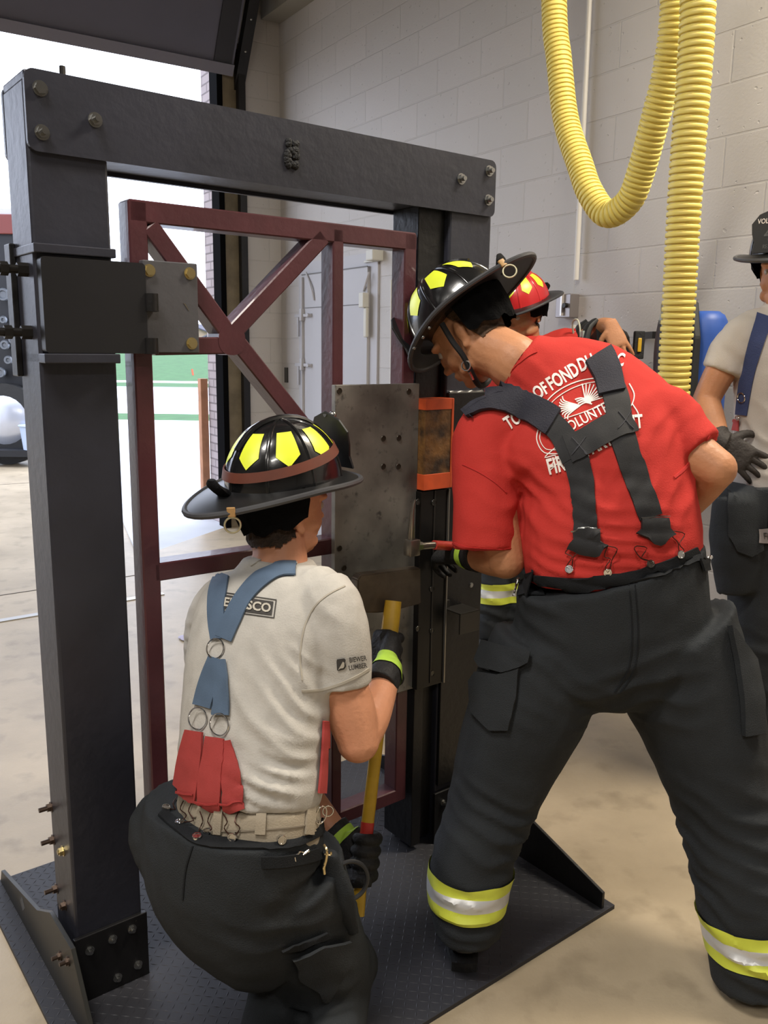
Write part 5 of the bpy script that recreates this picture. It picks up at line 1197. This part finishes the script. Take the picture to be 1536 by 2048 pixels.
# gloved hands on the handle
def grip(par, axis_pt, ax_dir, wrist, k=1.15, name='glove', stripe=True, wide=.026, arm=None):
    """glove closed round a shaft: palm beside it, four fingers wrapped, thumb over"""
    a = V(ax_dir).normalized(); c = V(axis_pt); w_ = V(wrist); d = (c - w_); d = (d - a * d.dot(a)).normalized(); s_ = a.cross(d).normalized()
    bm = BM(); pc = c - d * .034 * k
    loft(bm, [(w_ - (arm or d) * .05, .044, .04, a), (w_, .040, .036, a), (w_.lerp(pc, .45), .036, .026, a), (pc - s_ * .006, .046 * k, .020 * k, a), (c + s_ * .026 * k - d * .01, .043 * k, .013 * k, a)], 18, 4, 2.4)
    r0 = wide
    for i in range(4):
        o_ = a * ((i - 1.5) * .0225 * k); pts = [c + o_ * 1.0 + s_ * math.cos(t_) * r0 + d * math.sin(t_) * r0 for t_ in [math.radians(q) for q in (0, 45, 90, 135, 175, 205 - i * 4)]]
        pts = [pc + o_ + s_ * .008] + pts; tube(bm, pts, [.013 * k, .0125 * k, .012 * k, .0118 * k, .0112 * k, .0105 * k, .009 * k], 10, 3); ell(bm, pts[-1], .0095 * k, seg=8, rings=6)
    t0 = pc - a * .034 * k - s_ * .01; tube(bm, [t0, t0 + d * .022 * k - s_ * .02 - a * .01, t0 + d * .055 * k - s_ * .020 - a * .006, t0 + d * .075 * k - s_ * .004], [.016 * k, .0145 * k, .013 * k, .011 * k], 10, 3)
    me = grow(bm, .0036, 2, lambda p, n: .0012 * nz(p, 55)); g_ = obj(name, me, M_['glove'], par, ang=180)
    return g_, me
g1, gm1 = grip(A, hx(1310), -axd, wA + V((.0, .02, .01)), k=1.32, arm=(wA - eA).normalized())
dA = (wA - eA).normalized()
bm = shell(gm1, [(wA - dA * .005 + V((0, .02, .01)), dA), (wA + dA * .055 + V((0, .02, .01)), -dA)], .0025); obj('lime_panel', bm, M_['lime'], g1, label='lime green cuff panel')
g2, gm2 = grip(A, hx(1712), -axd, wB, k=1.25, arm=(wB - eB).normalized())
dB = (wB - eB).normalized()
bm = shell(gm2, [(wB - dB * .03, dB), (wB - dB * .005, -dB)], .002); obj('lime_panel', bm, M_['lime'], g2, label='lime green cuff panel')
ba = build_helmet(A, mtx(ha + Ua * .060 + Fa * .0, *basis((.74, .66, .10), (-.05, -.05, 1))), band=True, ring_side=-1, flap0=96, flapd=1.0)
for b_ in (kR, kL): boot(A, V((b_.x - .02, b_.y - .32, .0)), (-.1, -.95, 0), up=.12)

# ================================================================== PERSON WITH RED HELMET (behind)
YC = 4.05
Cc = empty('person', PZ(985, 1340, 0)); tag(Cc, 'person in red helmet and red shirt resting a bare arm on the wall air pack', 'person')
def c_(x, y, Y, a, b=None, sd=(1, .0, 0)): return (PY(x, y, Y), a, b if b else a, V(sd))
Fc, Uc, Rc = basis((-.75, -.6, -.35), (-.1, -.1, 1))
hC = PY(1048, 628, YC)
bm = BM(); head(bm, hC, Fc, Uc, Rc); nC = PY(1052, 690, YC + .03)
loft(bm, [(nC, .065, .065), (hC - Uc * .05, .06, .06)], 16, 3)
loft(bm, [c_(1050, 1010, YC, .14, .1), c_(1055, 800, YC, .16, .11), c_(1058, 700, YC, .15, .08)], 16, 4)
sC, eC, wC = PY(1105, 690, YC + .02), PY(1180, 668, YC - .10), PY(1222, 650, YC - .25)
loft(bm, [(sC, .055, .055), (PY(1150, 690, YC), .05, .05), (eC, .042, .042)], 14, 3); loft(bm, [(PY(1185, 672, YC - .06), .04, .04), (PY(1202, 655, YC - .16), .042, .042), (wC, .034, .030)], 14, 3)
sC2, eC2, wC2 = PY(1000, 700, YC), PY(990, 840, YC), PY(1000, 960, YC - .1)
loft(bm, [(sC2, .055, .055), (eC2, .042, .042), (wC2, .03, .03)], 14, 4)
hand(bm, wC, V((.30, -.25, -.80)), (-.1, .95, .1), (-1, 0, -.3), 1.06, (.12, .2, .15), .5, .16)
hand(bm, wC2, V((.1, -.2, -1)), (1, 0, 0), (0, -1, 0), 1.0)
hC1, hC2 = PY(1075, 1020, YC), PY(1010, 1020, YC); aC1, aC2 = PY(1040, 1320, YC), PY(980, 1320, YC)
aC1.z = aC2.z = .09
for a_, b_ in ((hC1, aC1), (hC2, aC2)): loft(bm, [(a_, .085, .085), (a_.lerp(b_, .5), .055, .055), (b_, .038, .04)], 14, 4)
bC = grow(bm, .0048, 2); obj('body', bC, M_['skin2'], Cc, ang=180); eyes(Cc, hC, Fc, Uc, Rc)
bm = shell(bC, [(hC - Fc * .01, -Fc)], .003, lambda p: (p - (hC + Uc * .03)).length < .12); obj('hair', bm, M_['hair'], Cc)
bm = BM(); loft(bm, [c_(1048, 1030, YC, .175, .13), c_(1052, 900, YC, .185, .13), c_(1056, 780, YC, .205, .135), c_(1057, 720, YC, .20, .115), c_(1056, 680, YC + .02, .10, .08)], 22, 4)
loft(bm, [c_(1085, 705, YC, .07, .075, (0, 1, 0)), c_(1120, 692, YC - .01, .078, .085, (0, .2, 1)), c_(1160, 690, YC - .04, .078, .085, (0, .2, 1))], 18, 4)
loft(bm, [c_(1030, 700, YC, .075, .075), c_(998, 740, YC, .07, .07), c_(990, 800, YC, .066, .066)], 18, 3)
msh = grow(bm, .009, 3, folds(.007, [(PY(1110, 700, YC), .2, V((.8, 0, -.4)), .05, 1)], .003, 12, 4)); obj('t_shirt', msh, M_['redshirt'], Cc, ang=180)
bm = BM(); loft(bm, [c_(1045, 1000, YC, .19, .14), c_(1042, 1080, YC, .195, .15), c_(1040, 1110, YC, .17, .14)], 20, 3)
for a_, b_ in ((hC1, aC1), (hC2, aC2)): loft(bm, [(a_, .11, .12), (a_.lerp(b_, .5), .095, .10), (b_ + V((0, 0, .08)), .085, .09), (b_ + V((0, 0, .0)), .08, .085)], 18, 4)
mt_ = grow(bm, .011, 3, folds(.012, [(aC1 + V((0, -.1, .2)), .3, V((.2, 0, 1)), .07, 1), (aC2 + V((0, -.1, .2)), .3, V((.2, 0, 1)), .07, 1)], .004, 9, 4)); tc_ = obj('bunker_trousers', mt_, M_['bunker'], Cc, ang=180)
band_on(tc_, mt_, PY(972, 1183, YC), V((-.05, .1, 1)), .05, .26); 
for b_ in (aC1, aC2): boot(Cc, V((b_.x, b_.y + .06, 0)), (-.3, -.95, 0), up=.16)
build_helmet(Cc, mtx(hC + Uc * .055, Fc, Uc, Rc), col='red')

# ================================================================== PERSON AT THE RIGHT EDGE
YD = 2.85
D = empty('person', PZ(1560, 1700, 0)); tag(D, 'person in white T-shirt with deep blue suspenders and gloved hand on hip, far right', 'person')
def d_(x, y, Y, a, b=None, sd=(1, .25, 0)): return (PY(x, y, Y), a, b if b else a, V(sd))
Fd, Ud, Rd = basis((-.68, -.72, -.10), (-.05, -.05, 1))
hD = PY(1573, 545, YD)
bm = BM(); head(bm, hD, Fd, Ud, Rd); nD = PY(1590, 590, YD)
loft(bm, [(nD, .068, .068), (hD - Ud * .05, .06, .062)], 16, 3)
loft(bm, [d_(1580, 960, YD, .15, .1), d_(1585, 800, YD, .16, .11), d_(1588, 660, YD, .16, .09), (nD, .06, .06)], 18, 4)
sD, eD, wD = PY(1482, 680, YD), PY(1422, 800, YD - .02), PY(1438, 872, YD - .08)
eD = PY(1412, 800, YD); wD = PY(1440, 878, YD - .10)
loft(bm, [(sD, .058, .058), (PY(1440, 745, YD), .050, .052), (eD, .044, .044)], 16, 4); ell(bm, eD, .044); loft(bm, [(eD, .044, .044), (PY(1422, 840, YD - .05), .045, .043), (wD, .032, .030)], 16, 4)
sE, eE, wE = PY(1690, 690, YD), PY(1730, 850, YD), PY(1700, 990, YD - .1)
loft(bm, [(sE, .058, .058), (eE, .044, .044), (wE, .03, .03)], 16, 4); hand(bm, wE, (0, -.1, -1), (-1, 0, 0), (0, -1, 0), 1.0)
hD1, hD2 = PY(1530, 1020, YD), PY(1640, 1020, YD); aD1, aD2 = PY(1512, 1560, YD - .1), PY(1680, 1560, YD - .1)
aD1.z = aD2.z = .09
for a_, b_ in ((hD1, aD1), (hD2, aD2)): loft(bm, [(a_, .09, .09), (a_.lerp(b_, .5), .06, .06), (b_, .04, .04)], 14, 4)
bD = grow(bm, .0048, 2); obj('body', bD, M_['skin2'], D, ang=180); eyes(D, hD, Fd, Ud, Rd)
bm = shell(bD, [(hD - Fd * .01, -Fd)], .003, lambda p: (p - (hD + Ud * .03)).length < .12); obj('hair', bm, M_['hair'], D)
bm = BM(); loft(bm, [d_(1572, 1000, YD, .185, .13), d_(1570, 940, YD, .185, .13), d_(1576, 840, YD, .18, .13), d_(1582, 740, YD, .195, .13), d_(1586, 670, YD, .20, .11), d_(1588, 622, YD, .12, .085), d_(1590, 590, YD, .08, .075)], 24, 4, 2.2)
loft(bm, [d_(1565, 650, YD, .06, .075, (.6, 0, .8)), d_(1525, 662, YD, .077, .08, (.6, 0, .8)), d_(1490, 678, YD, .078, .08, (.6, 0, .8)), d_(1462, 710, YD, .073, .074, (.8, 0, .6)), d_(1444, 745, YD, .069, .072, (.8, 0, .6))], 20, 4); ell(bm, PY(1508, 682, YD), .086); ell(bm, PY(1478, 694, YD - .01), .080); ell(bm, PY(1490, 676, YD - .02), .074); ell(bm, PY(1545, 670, YD), .09)
loft(bm, [d_(1640, 650, YD, .075, .08), d_(1690, 690, YD, .078, .08), d_(1708, 770, YD, .07, .07)], 20, 3)
sDm = grow(bm, .0085, 3, folds(.008, [(PY(1520, 900, YD - .1), .22, V((.5, 0, .9)), .06, 1.1), (PY(1450, 720, YD), .12, V((1, 0, .1)), .045, .7)], .002, 12, 14)); obj('t_shirt', sDm, M_['whiteshirt'], D, ang=180)
sfD = Surf(sDm)
bm = BM(); loft(bm, [d_(1566, 958, YD - .01, .21, .155), d_(1566, 1050, YD - .01, .215, .165), d_(1572, 1120, YD, .19, .15)], 22, 4)
for a_, b_ in ((hD1, aD1), (hD2, aD2)): loft(bm, [(a_, .13, .13), (a_.lerp(b_, .5), .108, .115), (b_ + V((0, 0, .1)), .095, .10), (b_, .09, .095)], 20, 4)
loft(bm, [d_(1480, 990, YD - .08, .09, .07), d_(1475, 1080, YD - .08, .095, .08), d_(1480, 1180, YD - .08, .08, .07)], 18, 3)
mt_ = grow(bm, .010, 3, folds(.010, [(PY(1510, 1380, YD - .1), .35, V((.3, 0, 1)), .08, 1)], .004, 9, 17)); td = obj('bunker_trousers', mt_, M_['bunker'], D, ang=180)
stD = Surf(mt_)
band_on(td, mt_, PY(1520, 1492, YD - .1), V((0, .1, 1)), .045, .24)
pocket(td, [(1458, 970), (1536, 985), (1534, 1060), (1524, 1098), (1500, 1112), (1474, 1100), (1458, 1070)], stD, 'pocket_flap', .008, .006); buckle(td, 1455, 962, stD, -.1, 1.1)
pocket(td, [(1512, 1056), (1560, 1052), (1560, 1082), (1510, 1084)], stD, 'name_label', .017, .001, mat('label_grey', '8d8685', .7)); bm = BM(); px_text(bm, 'Fire', 1540, 1069, 13, 0, stD, .9, .02, .0195); obj('lettering', bm, M_['darkprint'], td)
wsp = strap(D, 'suspender', [(1530, 632), (1508, 700), (1494, 760), (1484, 830)], [34, 30, 26, 22], sfD, M_['darkblue'], .003, .003, 24, 'blue suspender')
strap(wsp, 'red_tip', [(1476, 838), (1472, 862)], [10, 16], sfD, M_['redstrap'], .006, .003, 8)
bm = BM(); p_, n_ = sfD.hit(1486, 795, .008); torus(bm, p_, n_, .016, .002, 18, 6); obj('slider', bm, M_['chrome'], wsp); bm = BM(); p_, n_ = sfD.hit(1480, 835, .010); torus(bm, p_, n_, .012, .0016, 18, 6, .6); obj('slider', bm, M_['chrome'], wsp)
bm = BM(); dW = (wD - PY(1422, 840, YD - .05)).normalized(); loft(bm, [(wD - dW * .03, .038, .036), (wD, .036, .032), (wD + V((.02, -.01, -.01)), .038, .03)], 16, 3); hand(bm, wD + V((.0, .0, -.01)), V((.55, -.1, -.35)), (.2, .9, -.1), (.1, -.3, .9), 1.15, (.15, .3, .3), .8, .12)
gm = grow(bm, .004, 2, lambda p, n: .001 * nz(p, 60)); obj('glove', gm, mat('glove_grey', '3a3532', .7, 0, .3, 25, .3, 120), D, ang=180)
for b_ in (aD1, aD2): boot(D, V((b_.x, b_.y + .06, 0)), (-.3, -.95, 0), up=.16)
build_helmet(D, mtx(hD + Ud * .058, Fd, Ud, Rd), text=[('46', .042, .055, M_['bolt']), ('VOLUNTEER', .015, .096, M_['white']), ('RESCUE', .012, .018, M_['bolt'])])

# ================================================================== WALL-HUNG AIR PACKS
def airpack(x, y, Y, hgt, cyl_m, label, off=0, tx='MSA', yaw=0.0):
    c = PY(x, y, Y); r_0 = empty('air_pack', V((c.x, c.y, c.z - hgt / 2)), 0); tag(r_0, label, 'air pack')
    Mx = Matrix((wd * -1, -wn, V((0, 0, 1)))).transposed().to_4x4() @ Matrix.Rotation(yaw, 4, 'Z'); Mx.translation = V((c.x, c.y, c.z - hgt / 2))
    # local x: along wall to camera side, y: out of the wall
    mb = mat('pack_black', '1c1d1e', .55); mg = mat('pack_grey', '9aa29c', .4)
    bm = BM(); prism(bm, [(-.09, .0), (.09, .0), (.12, hgt * .45), (.115, hgt * .8), (.07, hgt), (-.07, hgt), (-.115, hgt * .8), (-.12, hgt * .45)], .02, .05, Mx, .006); obj('back_plate', bm, mb, r_0, smooth=False)
    bm = BM(); loft(bm, [(Mx @ V((0, -.05, .04)), .03, .03), (Mx @ V((0, -.05, .07)), .085, .085), (Mx @ V((0, -.05, hgt * .82)), .085, .085), (Mx @ V((0, -.05, hgt * .95)), .045, .045)], 24, 4); obj('cylinder', bm, cyl_m, r_0)
    for sg in (-1, 1):
        bm = BM(); loft(bm, [(Mx @ V((sg * .05, .05, hgt + .0)), .028, .012, Mx.to_3x3() @ V((1, 0, 0))), (Mx @ V((sg * .065, .09, hgt - .05)), .034, .016, Mx.to_3x3() @ V((1, 0, 0))), (Mx @ V((sg * .08, .10, hgt - .2)), .034, .016, Mx.to_3x3() @ V((1, 0, 0))), (Mx @ V((sg * .10, .08, hgt - .42)), .026, .012, Mx.to_3x3() @ V((1, 0, 0)))], 14, 4, 3); st_ = obj('shoulder_strap', bm, mb, r_0)
        bm = BM(); prism(bm, [(sg * .068 - .022, hgt - .12), (sg * .068 + .022, hgt - .12), (sg * .064 + .02, hgt - .045), (sg * .06 - .016, hgt - .045)], .100, .112, Mx, .002); pp = obj('silver_patch', bm, mg, st_, smooth=False)
        Mt = Mx @ Matrix.Translation((sg * .065, .1135, hgt - .08)) @ Matrix.Rotation(math.radians(180), 4, 'Z') @ Matrix.Rotation(math.radians(90), 4, 'X')
        bm = BM(); flat_text(bm, tx, Mt, .018, .7); obj('lettering', bm, M_['darkprint'], pp, smooth=False)
    bm = BM(); prism(bm, [(-.045, .05), (.045, .05), (.05, hgt * .62), (-.05, hgt * .62)], .05, .066, Mx, .003); pn_ = obj('lumbar_panel', bm, mg, r_0, smooth=False)
    Mt = Mx @ Matrix.Translation((.0, .0675, hgt * .34)) @ Matrix.Rotation(math.radians(180), 4, 'Z') @ Matrix.Rotation(math.radians(90), 4, 'X') @ Matrix.Rotation(math.radians(90), 4, 'Z')
    bm = BM(); flat_text(bm, tx, Mt, .05, 1.1, .03); obj('lettering', bm, M_['darkprint'], pn_, smooth=False)
    bm = BM(); tube(bm, [Mx @ V((-.06, .10, hgt - .1)), Mx @ V((-.02, .13, hgt - .01)), Mx @ V((.03, .12, hgt - .0)), Mx @ V((.05, .11, hgt - .08)), Mx @ V((.05, .10, hgt - .3))], .004, 8, 5); obj('air_line', bm, mat('line_pale', 'b9b7a6', .5), r_0)
    bm = BM(); box(bm, (-.02, -.16, hgt * .7), (.02, .03, hgt * .76), Mx, .003); obj('wall_hook', bm, M_['blackbolt'], r_0, smooth=False)
    return r_0, Mx
airpack(1195, 790, 3.93, .66, M_['blackbolt'], 'black air pack with pale air line hanging on the wall under the bare resting arm', yaw=math.radians(28))
r2, Mx2 = airpack(1378, 780, 3.42, .68, mat('cylinder_blue', '2950a0', .5, 0, .1, 20), 'air pack with blue cylinder hanging on the wall behind the straight yellow hose', yaw=math.radians(28))
bm = BM(); ell(bm, PY(1418, 682, 3.50), (.075, .06, .085)); obj('blue_cover', bm, mat('cover_blue', '2950a0', .6, 0, .1, 20), r2)
ps = empty('alarm_unit', PY(1276, 690, 3.80)); tag(ps, 'small black alarm device with yellow button hanging beside the resting hand', 'alarm device')
bm = BM(); c = PY(1276, 690, 3.80); box(bm, (-.02, -.015, -.06), (.025, .015, .06), Matrix.Translation(c), .005); box(bm, (-.05, -.015, -.09), (.05, .015, -.05), Matrix.Translation(c + V((.02, 0, -.02))) @ Matrix.Rotation(.6, 4, 'Y'), .005); obj('housing', bm, M_['glove'], ps, smooth=False)
bm = BM(); box(bm, (-.006, -.022, -.03), (.010, -.012, .03), Matrix.Translation(c), .003); obj('button', bm, M_['axeyellow'], ps, smooth=False)
bm = BM(); c = PY(1268, 672, 4.12); box(bm, (-.02, -.35, -.015), (.02, .0, .015), Matrix.Translation(PY(1268, 672, 4.15))); obj('hanger', bm, M_['blackbolt'], ps, smooth=False)
